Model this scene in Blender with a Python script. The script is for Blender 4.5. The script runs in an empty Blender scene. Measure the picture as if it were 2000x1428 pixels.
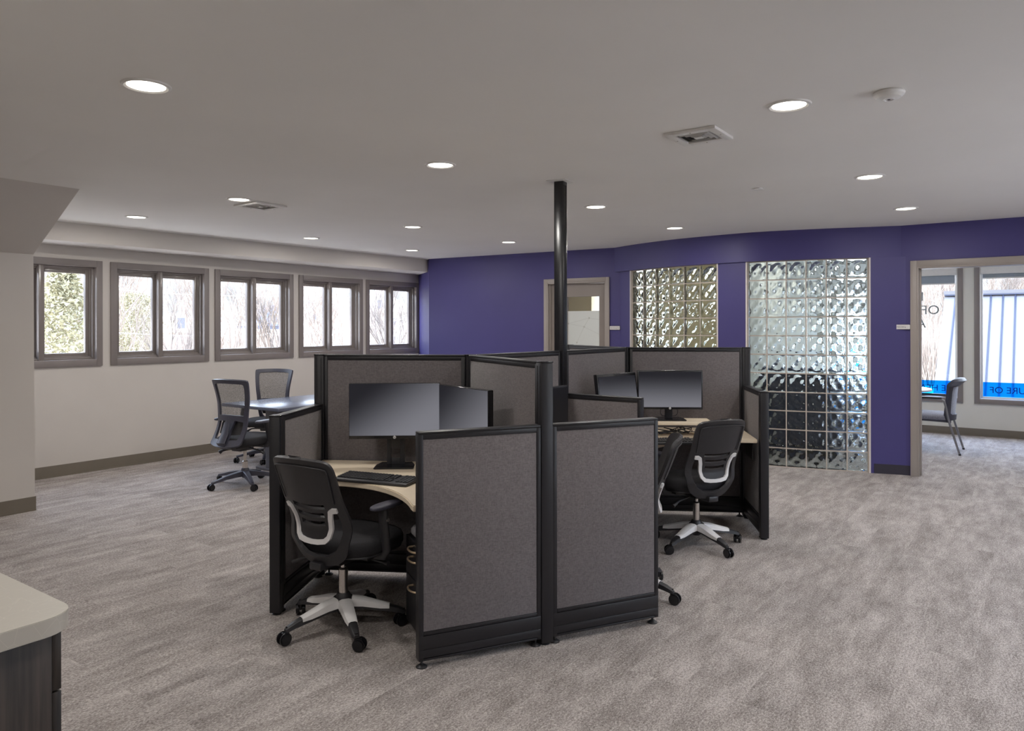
import bpy, bmesh, math, random
from mathutils import Vector, Matrix
random.seed(7)
C = bpy.context.scene.collection
S = bpy.context.scene

# ------------------------------------------------------------------ camera, world, sun, exposure
F_PX, HORIZON, CAM_Z, ROLL = 1440.713, 639.153, 1.5423, -0.0019
cam_d = bpy.data.cameras.new('camera'); cam = bpy.data.objects.new('camera', cam_d); C.objects.link(cam)
cam_d.sensor_fit = 'HORIZONTAL'; cam_d.sensor_width = 36.0
cam_d.lens = F_PX / 2000 * 36.0
cam_d.shift_y = -(714 - HORIZON) / 2000
cam_d.clip_start = 0.05; cam_d.clip_end = 600
cam.matrix_world = Matrix.Translation((0, 0, CAM_Z)) @ Matrix.Rotation(math.radians(90), 4, 'X') @ Matrix.Rotation(ROLL, 4, 'Z')
S.camera = cam
S.view_settings.view_transform = 'Standard'
S.view_settings.look = 'None'
S.view_settings.gamma = 1.0
S.view_settings.use_curve_mapping = False
S.view_settings.exposure = 0.14

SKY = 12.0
W = bpy.data.worlds.new('world'); S.world = W; W.use_nodes = True
nt = W.node_tree; nt.nodes.clear()
wo = nt.nodes.new('ShaderNodeOutputWorld'); bg = nt.nodes.new('ShaderNodeBackground')
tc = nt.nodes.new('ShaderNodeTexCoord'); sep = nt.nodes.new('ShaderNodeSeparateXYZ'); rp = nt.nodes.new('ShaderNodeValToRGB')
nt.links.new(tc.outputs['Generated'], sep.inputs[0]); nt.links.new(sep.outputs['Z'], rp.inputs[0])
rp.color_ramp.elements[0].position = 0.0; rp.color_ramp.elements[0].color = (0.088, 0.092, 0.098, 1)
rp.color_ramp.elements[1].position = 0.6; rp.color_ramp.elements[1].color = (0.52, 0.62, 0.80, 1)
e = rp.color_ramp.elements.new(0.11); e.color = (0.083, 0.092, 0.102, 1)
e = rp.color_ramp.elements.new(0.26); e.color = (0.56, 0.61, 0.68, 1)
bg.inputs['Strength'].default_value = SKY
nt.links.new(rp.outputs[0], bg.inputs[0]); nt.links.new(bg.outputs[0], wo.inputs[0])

YAW = math.radians(35.5585)
RZ = math.pi / 2 - YAW                    # the room's long axis, seen from the camera's axes
UX, UY = math.sin(YAW), math.cos(YAW)
def P(u, v, z=0.0):                       # a point of the room (u along the window wall, v towards it)
    return Vector((u * UX - v * UY, u * UY + v * UX, z))
def D(deg): a = math.radians(deg); return Vector((math.cos(a), math.sin(a), 0))

sun_d = bpy.data.lights.new('sun', 'SUN'); sun_d.energy = 3.2; sun_d.angle = 0.02; sun_d.color = (1.0, 0.90, 0.78)
sun = bpy.data.objects.new('sun', sun_d); C.objects.link(sun)
sd = (P(1, -0.12) - P(0, 0)).normalized(); sd = Vector((sd.x, sd.y, -0.75)).normalized()
sun.rotation_euler = sd.to_track_quat('-Z', 'Y').to_euler()

LAMP_W = 11.0
CEIL = 2.5907

# ------------------------------------------------------------------ materials
def srgb(r, g, b):
    f = lambda c: (c / 255 / 12.92) if c / 255 <= 0.04045 else ((c / 255 + 0.055) / 1.055) ** 2.4
    return (f(r), f(g), f(b), 1)
MATS = {}
def mat(name, col, rough=0.5, metal=0.0, var=0.0, scale=20.0, bump=0.0, bscale=None, stretch=(1, 1, 1), **kw):
    if name in MATS: return MATS[name]
    m = bpy.data.materials.new(name); m.use_nodes = True; MATS[name] = m
    n = m.node_tree; b = n.nodes['Principled BSDF']
    b.inputs['Base Color'].default_value = col; b.inputs['Roughness'].default_value = rough; b.inputs['Metallic'].default_value = metal
    for k, v in kw.items(): b.inputs[k].default_value = v
    t = n.nodes.new('ShaderNodeTexCoord'); mp = n.nodes.new('ShaderNodeMapping'); mp.inputs['Scale'].default_value = stretch
    n.links.new(t.outputs['Object'], mp.inputs[0])
    nz = n.nodes.new('ShaderNodeTexNoise'); nz.inputs['Scale'].default_value = scale; nz.inputs['Detail'].default_value = 4
    n.links.new(mp.outputs[0], nz.inputs['Vector'])
    if var:
        r = n.nodes.new('ShaderNodeValToRGB'); r.color_ramp.elements[0].position = .3; r.color_ramp.elements[1].position = .7
        r.color_ramp.elements[0].color = tuple(c * (1 - var) for c in col[:3]) + (1,)
        r.color_ramp.elements[1].color = tuple(min(1, c * (1 + var)) for c in col[:3]) + (1,)
        n.links.new(nz.outputs['Fac'], r.inputs[0]); n.links.new(r.outputs[0], b.inputs['Base Color'])
    if bump:
        bn = n.nodes.new('ShaderNodeBump'); bn.inputs['Strength'].default_value = bump; bn.inputs['Distance'].default_value = .002
        src = nz
        if bscale:
            src = n.nodes.new('ShaderNodeTexNoise'); src.inputs['Scale'].default_value = bscale; n.links.new(mp.outputs[0], src.inputs['Vector'])
        n.links.new(src.outputs['Fac'], bn.inputs['Height']); n.links.new(bn.outputs[0], b.inputs['Normal'])
    return m
M_CEIL = mat('ceiling_paint', srgb(240, 238, 234), .75, var=.03, scale=.8, bump=.12, bscale=3)
M_WALL = mat('warm_grey_paint', srgb(206, 200, 194), .6, var=.015, scale=3, bump=.05, bscale=150)
M_PURP = mat('purple_paint', srgb(66, 60, 116), .5, var=.02, scale=3, bump=.05, bscale=150)
M_TRIM = mat('taupe_trim', srgb(132, 124, 122), .45, var=.02, scale=5)
M_FRAME = mat('taupe_window_frame', srgb(132, 124, 120), .22, var=.02, scale=5)
M_TRIM2 = mat('taupe_door_frame', srgb(152, 143, 137), .45, var=.02, scale=5)
M_BASE = mat('baseboard_vinyl', srgb(118, 110, 98), .55, var=.03, scale=8)
M_BLK = mat('black_powder_coat', srgb(30, 29, 33), .38, var=.06, scale=60, bump=.05)
M_BLK2 = mat('black_plastic', srgb(44, 43, 46), .42, var=.08, scale=80, bump=.1)
M_BLK3 = mat('black_gloss_plastic', srgb(26, 26, 30), .25, var=.05, scale=40)
M_GREYP = mat('dark_grey_plastic', srgb(66, 66, 78), .38, var=.05, scale=60)
M_DESK = mat('cream_laminate', srgb(226, 210, 186), .4, var=.04, scale=14, stretch=(1, 6, 1))
M_DESKE = mat('cream_edge', srgb(206, 190, 164), .45, var=.03, scale=20)
M_SILV = mat('silver_plastic', srgb(228, 226, 226), .35, .0, var=.03, scale=30)
M_CHROME = mat('brushed_chrome', srgb(205, 200, 195), .22, .95, var=.03, scale=50)
M_CHAIRF = mat('black_seat_fabric', srgb(34, 33, 37), .85, var=.25, scale=220, bump=.4)
M_WHITE = mat('white_enamel', srgb(228, 226, 222), .4, var=.02, scale=30)
M_TABLE = mat('dark_table_laminate', srgb(92, 96, 112), .27, var=.05, scale=30)
M_TLEG = mat('grey_table_leg', srgb(84, 84, 92), .4, var=.05, scale=30)
M_CUSH = mat('grey_cushion', srgb(120, 118, 122), .85, var=.12, scale=200, bump=.3)
M_BRASS = mat('satin_nickel_handle', srgb(214, 190, 160), .3, .8, var=.03, scale=60)
M_KEY = mat('keycap', srgb(40, 40, 42), .35, var=.08, scale=90)
M_MORT = mat('mortar', srgb(196, 184, 172), .7, var=.08, scale=60, bump=.3)
M_SIGN = mat('sign_face', srgb(214, 210, 210), .4, var=.02, scale=60)
M_INK = mat('sign_ink', srgb(50, 48, 56), .6, var=.02, scale=60)
M_DWOOD = None

def node_mat(name):
    m = bpy.data.materials.new(name); m.use_nodes = True; MATS[name] = m
    return m, m.node_tree, m.node_tree.nodes['Principled BSDF']
def link(n, a, b): n.links.new(a, b)

# carpet planks: streaky two-tone loop pile, laid along the window wall
m, n, b = node_mat('carpet'); M_CARPET = m
t = n.nodes.new('ShaderNodeTexCoord')
def mapped(scale):
    q = n.nodes.new('ShaderNodeMapping'); q.inputs['Scale'].default_value = scale; link(n, t.outputs['Object'], q.inputs[0]); return q
def noise(mp, sc, det=3, rough=.55):
    q = n.nodes.new('ShaderNodeTexNoise'); q.inputs['Scale'].default_value = sc; q.inputs['Detail'].default_value = det
    q.inputs['Roughness'].default_value = rough; link(n, mp, q.inputs['Vector']); return q.outputs['Fac']
def math_(op, a, b2):
    q = n.nodes.new('ShaderNodeMath'); q.operation = op
    for i, s in enumerate((a, b2)):
        if isinstance(s, (int, float)): q.inputs[i].default_value = s
        else: link(n, s, q.inputs[i])
    return q.outputs[0]
br = n.nodes.new('ShaderNodeTexBrick'); link(n, mapped((1, 1, 1)).outputs[0], br.inputs['Vector'])
br.inputs['Scale'].default_value = 1.0; br.inputs['Brick Width'].default_value = 1.0; br.inputs['Row Height'].default_value = .25
br.inputs['Mortar Size'].default_value = 0.0015; br.inputs['Color1'].default_value = (0, 0, 0, 1); br.inputs['Color2'].default_value = (1, 1, 1, 1)
br.inputs['Mortar'].default_value = (.5, .5, .5, 1); br.offset = .4
bsep = n.nodes.new('ShaderNodeSeparateColor'); link(n, br.outputs['Color'], bsep.inputs[0])
# shift the streaks from plank to plank
off = n.nodes.new('ShaderNodeCombineXYZ'); link(n, math_('MULTIPLY', bsep.outputs[0], 13.0), off.inputs[0]); link(n, math_('MULTIPLY', bsep.outputs[0], 5.0), off.inputs[1])
va = n.nodes.new('ShaderNodeVectorMath'); va.operation = 'ADD'; link(n, mapped((1.5, 4.4, 1)).outputs[0], va.inputs[0]); link(n, off.outputs[0], va.inputs[1])
blot = noise(va.outputs[0], 1.7, 9, .74)
fine = noise(mapped((110, 330, 1)).outputs[0], 1.0, 2)
fine2 = noise(mapped((70, 115, 1)).outputs[0], 1.0, 3, .75)
s1 = math_('ADD', math_('MULTIPLY', blot, .80), math_('MULTIPLY', fine2, .98))
s1 = math_('ADD', s1, math_('MULTIPLY', fine, .75))
s1 = math_('ADD', s1, math_('MULTIPLY', bsep.outputs[0], .05))
r = n.nodes.new('ShaderNodeValToRGB'); link(n, s1, r.inputs[0])
r.color_ramp.elements[0].position = .78; r.color_ramp.elements[0].color = srgb(96, 86, 80)
r.color_ramp.elements[1].position = 1.22; r.color_ramp.elements[1].color = srgb(196, 186, 180)
e = r.color_ramp.elements.new(1.0); e.color = srgb(164, 154, 148)
# ramp input must stay in 0..1
sc = math_('MULTIPLY', s1, .658); link(n, sc, r.inputs[0])
r.color_ramp.elements[0].position = .64; r.color_ramp.elements[1].position = .84; r.color_ramp.elements[2].position = .98
r.color_ramp.elements[0].color = srgb(92, 85, 81); r.color_ramp.elements[1].color = srgb(154, 146, 142); r.color_ramp.elements[2].color = srgb(198, 190, 186)
link(n, r.outputs[0], b.inputs['Base Color']); b.inputs['Roughness'].default_value = .93; b.inputs['Specular IOR Level'].default_value = .2
bn = n.nodes.new('ShaderNodeBump'); bn.inputs['Strength'].default_value = .5; bn.inputs['Distance'].default_value = .004
link(n, math_('ADD', fine, fine2), bn.inputs['Height']); link(n, bn.outputs[0], b.inputs['Normal'])

# cubicle fabric: woven grey brown
m, n, b = node_mat('panel_fabric'); M_FAB = m
t = n.nodes.new('ShaderNodeTexCoord')
wv = noise(mapped((60, 60, 260)).outputs[0], 1.0, 2); wv2 = noise(mapped((240, 240, 90)).outputs[0], 1.0, 2); wv3 = noise(mapped((3, 3, 3)).outputs[0], 1.0, 2)
s1 = math_('ADD', math_('ADD', math_('MULTIPLY', wv, .5), math_('MULTIPLY', wv2, .5)), math_('MULTIPLY', wv3, .12))
r = n.nodes.new('ShaderNodeValToRGB'); link(n, s1, r.inputs[0])
r.color_ramp.elements[0].position = .38; r.color_ramp.elements[0].color = srgb(98, 93, 94)
r.color_ramp.elements[1].position = .80; r.color_ramp.elements[1].color = srgb(129, 123, 124)
link(n, r.outputs[0], b.inputs['Base Color']); b.inputs['Roughness'].default_value = .9; b.inputs['Specular IOR Level'].default_value = .25
b.inputs['Sheen Weight'].default_value = .15
bn = n.nodes.new('ShaderNodeBump'); bn.inputs['Strength'].default_value = .35; bn.inputs['Distance'].default_value = .002
link(n, math_('ADD', wv, wv2), bn.inputs['Height']); link(n, bn.outputs[0], b.inputs['Normal'])

# dark streaked wood of the counter
m, n, b = node_mat('dark_walnut'); M_DWOOD = m
t = n.nodes.new('ShaderNodeTexCoord')
g1 = noise(mapped((26, 26, 1.6)).outputs[0], 1.0, 5, .6); g2 = noise(mapped((160, 160, 3)).outputs[0], 1.0, 3)
s1 = math_('ADD', math_('MULTIPLY', g1, .75), math_('MULTIPLY', g2, .25))
r = n.nodes.new('ShaderNodeValToRGB'); link(n, s1, r.inputs[0])
r.color_ramp.elements[0].position = .38; r.color_ramp.elements[0].color = srgb(30, 26, 24)
r.color_ramp.elements[1].position = .68; r.color_ramp.elements[1].color = srgb(78, 68, 61)
link(n, r.outputs[0], b.inputs['Base Color']); b.inputs['Roughness'].default_value = .45

# counter laminate with fine crossing threads
m, n, b = node_mat('thread_laminate'); M_COUNTER = m
t = n.nodes.new('ShaderNodeTexCoord')
vo = n.nodes.new('ShaderNodeTexVoronoi'); vo.feature = 'DISTANCE_TO_EDGE'; vo.inputs['Scale'].default_value = 24; link(n, mapped((1, 1.5, 1)).outputs[0], vo.inputs['Vector'])
r = n.nodes.new('ShaderNodeValToRGB'); link(n, vo.outputs['Distance'], r.inputs[0])
r.color_ramp.elements[0].position = 0.0; r.color_ramp.elements[0].color = srgb(199, 194, 184)
r.color_ramp.elements[1].position = .02; r.color_ramp.elements[1].color = srgb(188, 183, 174)
link(n, r.outputs[0], b.inputs['Base Color']); b.inputs['Roughness'].default_value = .3

# window pane: clear with a surface reflection
def pane_mat(name, tint=(1, 1, 1, 1), refl=.06, rough=0.0):
    m = bpy.data.materials.new(name); m.use_nodes = True; n = m.node_tree; n.nodes.clear(); MATS[name] = m
    o = n.nodes.new('ShaderNodeOutputMaterial'); mx = n.nodes.new('ShaderNodeMixShader'); tr = n.nodes.new('ShaderNodeBsdfTransparent'); gl = n.nodes.new('ShaderNodeBsdfGlossy')
    lw = n.nodes.new('ShaderNodeLayerWeight'); pw = n.nodes.new('ShaderNodeMath'); pw.operation = 'POWER'; pw.inputs[1].default_value = 4.0
    fr = n.nodes.new('ShaderNodeMath'); fr.operation = 'MULTIPLY_ADD'; fr.inputs[1].default_value = .5; fr.inputs[2].default_value = refl * .5
    n.links.new(lw.outputs['Facing'], pw.inputs[0]); n.links.new(pw.outputs[0], fr.inputs[0])
    tr.inputs['Color'].default_value = tint; gl.inputs['Roughness'].default_value = rough
    n.links.new(fr.outputs[0], mx.inputs[0]); n.links.new(tr.outputs[0], mx.inputs[1]); n.links.new(gl.outputs[0], mx.inputs[2]); n.links.new(mx.outputs[0], o.inputs[0])
    return m
M_PANE = pane_mat('window_glass', (.97, .985, 1, 1))
m, n, b = node_mat('glass_block_glass'); M_GB = m
b.inputs['Base Color'].default_value = (.86, .97, .96, 1); b.inputs['Transmission Weight'].default_value = 1.0; b.inputs['Roughness'].default_value = .015; b.inputs['IOR'].default_value = 1.45

# mesh back cloth: open weave
def weave_mat(name, col, openness, scale):
    m = bpy.data.materials.new(name); m.use_nodes = True; n = m.node_tree; MATS[name] = m
    b = n.nodes['Principled BSDF']; b.inputs['Base Color'].default_value = col; b.inputs['Roughness'].default_value = .7
    o = n.nodes['Material Output']; mx = n.nodes.new('ShaderNodeMixShader'); tr = n.nodes.new('ShaderNodeBsdfTransparent')
    t = n.nodes.new('ShaderNodeTexCoord'); nz = n.nodes.new('ShaderNodeTexNoise'); nz.inputs['Scale'].default_value = scale
    n.links.new(t.outputs['Object'], nz.inputs['Vector'])
    mr = n.nodes.new('ShaderNodeMapRange'); mr.inputs['From Min'].default_value = .35; mr.inputs['From Max'].default_value = .65
    mr.inputs['To Min'].default_value = openness + .25; mr.inputs['To Max'].default_value = openness - .25
    n.links.new(nz.outputs['Fac'], mr.inputs['Value']); n.links.new(mr.outputs[0], mx.inputs[0])
    n.links.new(b.outputs[0], mx.inputs[1]); n.links.new(tr.outputs[0], mx.inputs[2]); n.links.new(mx.outputs[0], o.inputs[0])
    return m
def film_mat(name, col, tint, op):
    m = bpy.data.materials.new(name); m.use_nodes = True; n = m.node_tree; MATS[name] = m
    b = n.nodes['Principled BSDF']; b.inputs['Base Color'].default_value = col; b.inputs['Roughness'].default_value = .4
    o = n.nodes['Material Output']; mx = n.nodes.new('ShaderNodeMixShader'); t_ = n.nodes.new('ShaderNodeBsdfTransparent'); t_.inputs[0].default_value = tint; mx.inputs[0].default_value = op
    n.links.new(b.outputs[0], mx.inputs[1]); n.links.new(t_.outputs[0], mx.inputs[2]); n.links.new(mx.outputs[0], o.inputs[0]); return m
M_MESH = weave_mat('chair_mesh', srgb(70, 68, 72), .45, 260)
M_MESH2 = weave_mat('pale_chair_mesh', srgb(196, 202, 216), .35, 260)
M_BLUEF = film_mat('blue_window_film', srgb(0, 120, 235), (.03, .62, 1.0, 1), .78)
M_BLUET = film_mat('blue_film_lettering', srgb(0, 60, 140), (.0, .22, .55, 1), .5)
M_GREYT = weave_mat('grey_film_lettering', srgb(120, 130, 134), .1, 3)

def emis(name, col, st):
    m = bpy.data.materials.new(name); m.use_nodes = True; MATS[name] = m; b = m.node_tree.nodes['Principled BSDF']
    b.inputs['Base Color'].default_value = (.8, .8, .8, 1); b.inputs['Emission Color'].default_value = col; b.inputs['Emission Strength'].default_value = st
    return m
M_LENS = emis('downlight_lens', (1.0, .93, .82, 1), 6.0)

def screen_mat(name, ax, az, lo, hi, c0=(.012, .012, .016), c1=(.19, .19, .215)):
    # the picture on the screen: a dark to light grey desktop gradient, in the screen's own coordinates
    m, n, b = node_mat(name)
    t = n.nodes.new('ShaderNodeTexCoord'); sp = n.nodes.new('ShaderNodeSeparateXYZ'); n.links.new(t.outputs['Object'], sp.inputs[0])
    def mth(op, a, b2):
        q = n.nodes.new('ShaderNodeMath'); q.operation = op
        for i, s in enumerate((a, b2)):
            if isinstance(s, (int, float)): q.inputs[i].default_value = s
            else: n.links.new(s, q.inputs[i])
        return q.outputs[0]
    v = mth('ADD', mth('MULTIPLY', sp.outputs['X'], ax), mth('MULTIPLY', sp.outputs['Z'], az))
    mr = n.nodes.new('ShaderNodeMapRange'); mr.interpolation_type = 'SMOOTHSTEP'
    mr.inputs['From Min'].default_value = lo; mr.inputs['From Max'].default_value = hi; n.links.new(v, mr.inputs['Value'])
    r = n.nodes.new('ShaderNodeValToRGB'); r.color_ramp.elements[0].color = c0 + (1,); r.color_ramp.elements[1].color = c1 + (1,)
    n.links.new(mr.outputs[0], r.inputs[0])
    b.inputs['Base Color'].default_value = (.01, .01, .012, 1); b.inputs['Roughness'].default_value = .4; b.inputs['Specular IOR Level'].default_value = .15
    n.links.new(r.outputs[0], b.inputs['Emission Color']); b.inputs['Emission Strength'].default_value = .9
    return m
SCR_DIAG = screen_mat('screen_picture_diagonal', .7, -1.0, -.25, .22)
SCR_DIAG2 = screen_mat('screen_picture_diagonal_dim', .6, -.8, -.25, .28)
SCR_DOWN = screen_mat('screen_picture_down', 0, -1.0, -.13, .17)

# ------------------------------------------------------------------ mesh helpers
class MB:
    def __init__(s): s.b = bmesh.new()
    def _new(s, before, M, bev, seg=2):
        vs = [v for v in s.b.verts if v.index == -1 or v not in before]
        return vs
    def box(s, x0, x1, y0, y1, z0, z1, bev=0.0, M=None, seg=2):
        t = bmesh.new(); bmesh.ops.create_cube(t, size=1)
        for v in t.verts: v.co = Vector(((x0 + x1) / 2 + v.co.x * (x1 - x0), (y0 + y1) / 2 + v.co.y * (y1 - y0), (z0 + z1) / 2 + v.co.z * (z1 - z0)))
        if bev: bmesh.ops.bevel(t, geom=list(t.edges), offset=bev, segments=seg, affect='EDGES', profile=.5)
        return s.add(t, M)
    def add(s, t, M=None):
        if M is not None: t.transform(M)
        me = bpy.data.meshes.new('_t'); t.to_mesh(me); t.free(); s.b.from_mesh(me); bpy.data.meshes.remove(me); return s
    def cone(s, p0, p1, r0, r1=None, seg=20, bev=0.0):
        r1 = r0 if r1 is None else r1; p0 = Vector(p0); p1 = Vector(p1); d = p1 - p0
        t = bmesh.new(); bmesh.ops.create_cone(t, cap_ends=True, segments=seg, radius1=r0, radius2=r1, depth=d.length)
        if bev: bmesh.ops.bevel(t, geom=[e for e in t.edges if abs(e.verts[0].co.z - e.verts[1].co.z) < 1e-6], offset=bev, segments=2, affect='EDGES')
        q = d.to_track_quat('Z', 'Y').to_matrix().to_4x4(); q.translation = (p0 + p1) / 2
        return s.add(t, q)
    def tube(s, pts, r, seg=16, cyclic=False, flat=None):
        pts = [Vector(p) for p in pts]; N = len(pts); rr = r if isinstance(r, (list, tuple)) else [r] * N
        t = bmesh.new(); rings = []; up = Vector((0, 0, 1)); prev = None
        for i, p in enumerate(pts):
            a = pts[(i - 1) % N] if (i > 0 or cyclic) else p; c = pts[(i + 1) % N] if (i < N - 1 or cyclic) else p
            tg = (c - a).normalized()
            if prev is None:
                x = tg.cross(up); x = x.normalized() if x.length > 1e-4 else Vector((1, 0, 0))
            else:
                x = prev - tg * prev.dot(tg); x.normalize()
            prev = x; y = tg.cross(x)
            fx, fy = flat if flat else (1, 1)
            rings.append([t.verts.new(p + x * math.cos(k * 2 * math.pi / seg) * rr[i] * fx + y * math.sin(k * 2 * math.pi / seg) * rr[i] * fy) for k in range(seg)])
        for i in range(N if cyclic else N - 1):
            A, B = rings[i], rings[(i + 1) % N]
            for k in range(seg): t.faces.new((A[k], A[(k + 1) % seg], B[(k + 1) % seg], B[k]))
        if not cyclic:
            t.faces.new(list(reversed(rings[0]))); t.faces.new(rings[-1])
        return s.add(t)
    def lathe(s, prof, seg=32, M=None):
        t = bmesh.new(); rings = []
        for (r, z) in prof:
            rings.append([t.verts.new((r * math.cos(k * 2 * math.pi / seg), r * math.sin(k * 2 * math.pi / seg), z)) for k in range(seg)] if r > 1e-6 else [t.verts.new((0, 0, z))])
        for A, B in zip(rings, rings[1:]):
            for k in range(seg):
                a, b2, c, d = A[k % len(A)], A[(k + 1) % len(A)], B[(k + 1) % len(B)], B[k % len(B)]
                f = []
                for q in (a, b2, c, d):
                    if q not in f: f.append(q)
                if len(f) >= 3: t.faces.new(f)
        return s.add(t, M)
    def prism(s, poly, z0, z1, M=None, bev=0.0, holes=()):
        t = bmesh.new(); bot = [t.verts.new((x, y, z0)) for x, y in poly]; top = [t.verts.new((x, y, z1)) for x, y in poly]
        t.faces.new(list(reversed(bot))); ft = t.faces.new(top)
        for i in range(len(poly)):
            j = (i + 1) % len(poly); t.faces.new((bot[i], bot[j], top[j], top[i]))
        bmesh.ops.recalc_face_normals(t, faces=t.faces)
        if bev: bmesh.ops.bevel(t, geom=[e for e in t.edges if abs(e.verts[0].co.z - e.verts[1].co.z) < 1e-6], offset=bev, segments=2, affect='EDGES')
        return s.add(t, M)
    soft = False
    def cushion(s, w, d, h, cx=0, cy=0, z0=0, n=4.0, crown=.015, seg=40, M=None):
        s.soft = True
        t = bmesh.new(); lev = [(0, .90), (.08, .96), (.25, 1.0), (.6, 1.0), (.82, .97), (.95, .90), (1.0, .80)]; rings = []
        for (k, sc) in lev:
            ring = []
            for i in range(seg):
                a = i * 2 * math.pi / seg; c, q = math.cos(a), math.sin(a)
                rx = abs(c) ** (2 / n) * (1 if c >= 0 else -1); ry = abs(q) ** (2 / n) * (1 if q >= 0 else -1)
                ring.append(t.verts.new((cx + rx * w / 2 * sc, cy + ry * d / 2 * sc, z0 + k * h)))
            rings.append(ring)
        top = []
        for sc in (.5, .25):
            top.append([t.verts.new((cx + (v.co.x - cx) * sc / .8, cy + (v.co.y - cy) * sc / .8, z0 + h + crown * (1 - sc))) for v in rings[6]])
        rings += top
        for A, B in zip(rings, rings[1:]):
            for k in range(seg): t.faces.new((A[k], A[(k + 1) % seg], B[(k + 1) % seg], B[k]))
        t.faces.new(list(reversed(rings[0]))); t.faces.new(rings[-1])
        return s.add(t, M)
    def build(s, name, m, parent=None, smooth=True, angle=26):
        if getattr(s, 'soft', False): angle = 65
        me = bpy.data.meshes.new(name); bmesh.ops.recalc_face_normals(s.b, faces=s.b.faces) if not getattr(s, 'keep', False) else None
        s.b.to_mesh(me); s.b.free()
        me.materials.append(m)
        o = bpy.data.objects.new(name, me); C.objects.link(o)
        if smooth:
            for p in me.polygons: p.use_smooth = True
            try: me.set_sharp_from_angle(angle=math.radians(angle))
            except Exception: pass
        if parent is not None: o.parent = parent
        return o
def thing(name, label, cat, loc=(0, 0, 0), rz=0.0, group=None):
    o = bpy.data.objects.new(name, None); C.objects.link(o); o.empty_display_size = .1
    o.location = loc; o.rotation_euler = (0, 0, rz); o['label'] = label; o['category'] = cat
    if group: o['group'] = group
    return o
def tag(o, label, cat, group=None):
    o['label'] = label; o['category'] = cat
    if group: o['group'] = group
    return o
def struct(o, label=None):
    o['kind'] = 'structure'
    if label: o['label'] = label; 
    return o
def room(o): o.rotation_euler = (0, 0, RZ); return o
def sroot(name):
    o = bpy.data.objects.new(name, None); C.objects.link(o); o.empty_display_size = .1; o['kind'] = 'structure'; return o
def dup(root, loc=None, rz=None, label=None, group=None):
    def cp(o, par):
        c = o.copy(); C.objects.link(c)
        if par is not None: c.parent = par
        for ch in list(o.children): cp(ch, c)
        return c
    r = cp(root, None)
    if loc is not None: r.location = loc
    if rz is not None: r.rotation_euler = (0, 0, rz)
    if label: r['label'] = label
    if group: r['group'] = group
    return r
def catmull(pts, n=8, closed=False):
    P_ = [Vector(p) for p in pts]
    if closed: P_ = [P_[-1]] + P_ + [P_[0], P_[1]]
    else: P_ = [2 * P_[0] - P_[1]] + P_ + [2 * P_[-1] - P_[-2]]
    out = []
    for i in range(1, len(P_) - 2):
        a, b2, c, d = P_[i - 1:i + 3]
        for k in range(n):
            t = k / n; out.append(.5 * ((2 * b2) + (c - a) * t + (2 * a - 5 * b2 + 4 * c - d) * t * t + (3 * b2 - a - 3 * c + d) * t ** 3))
    if not closed: out.append(P_[-2])
    return out
def mirror(half): # half outline of (x,s) with x>=0 from bottom centre to top centre
    return list(half) + [(-x, s) for x, s in reversed(half) if x > 1e-6]
def sheet(name, outline, holes, fmap, thick, m, parent, cuts=26, xr=(-.3, .3), sr=(0, .62)):
    """2D outline with holes, cut fine, bent by fmap(x, s) and thickened."""
    cu = bpy.data.curves.new('_c', 'CURVE'); cu.dimensions = '2D'; cu.fill_mode = 'BOTH'
    for poly in [outline] + list(holes):
        sp = cu.splines.new('POLY'); sp.points.add(len(poly) - 1); sp.use_cyclic_u = True
        for i, q in enumerate(poly): sp.points[i].co = (q[0], q[1], 0, 1)
    co = bpy.data.objects.new('_c', cu); C.objects.link(co)
    dg = bpy.context.evaluated_depsgraph_get(); dg.update()
    me = bpy.data.meshes.new_from_object(co.evaluated_get(dg)); b = bmesh.new(); b.from_mesh(me)
    bpy.data.objects.remove(co); bpy.data.curves.remove(cu); bpy.data.meshes.remove(me)
    bmesh.ops.remove_doubles(b, verts=b.verts, dist=1e-5)
    for i in range(1, cuts):
        y = sr[0] + (sr[1] - sr[0]) * i / cuts
        bmesh.ops.bisect_plane(b, geom=list(b.verts) + list(b.edges) + list(b.faces), plane_co=(0, y, 0), plane_no=(0, 1, 0))
    for i in range(1, 14):
        x = xr[0] + (xr[1] - xr[0]) * i / 14
        bmesh.ops.bisect_plane(b, geom=list(b.verts) + list(b.edges) + list(b.faces), plane_co=(x, 0, 0), plane_no=(1, 0, 0))
    for v in b.verts: v.co = fmap(v.co.x, v.co.y)
    bmesh.ops.recalc_face_normals(b, faces=b.faces)
    if thick: bmesh.ops.solidify(b, geom=list(b.faces), thickness=thick)
    mb = MB(); mb.b.free(); mb.b = b
    return mb.build(name, m, parent, angle=50)
def text(name, body, size, m, parent, M, extrude=.0006, align='CENTER'):
    cu = bpy.data.curves.new('_f', 'FONT'); cu.body = body; cu.size = size; cu.align_x = align; cu.align_y = 'CENTER'; cu.extrude = extrude
    co = bpy.data.objects.new('_f', cu); C.objects.link(co)
    dg = bpy.context.evaluated_depsgraph_get(); dg.update()
    me = bpy.data.meshes.new_from_object(co.evaluated_get(dg)); me.name = name
    bpy.data.objects.remove(co); bpy.data.curves.remove(cu)
    me.transform(M); me.materials.clear(); me.materials.append(m)
    o = bpy.data.objects.new(name, me); C.objects.link(o)
    if parent is not None: o.parent = parent
    return o
def rot(ax, deg): return Matrix.Rotation(math.radians(deg), 4, ax)
def tr(x, y, z): return Matrix.Translation((x, y, z))

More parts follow.
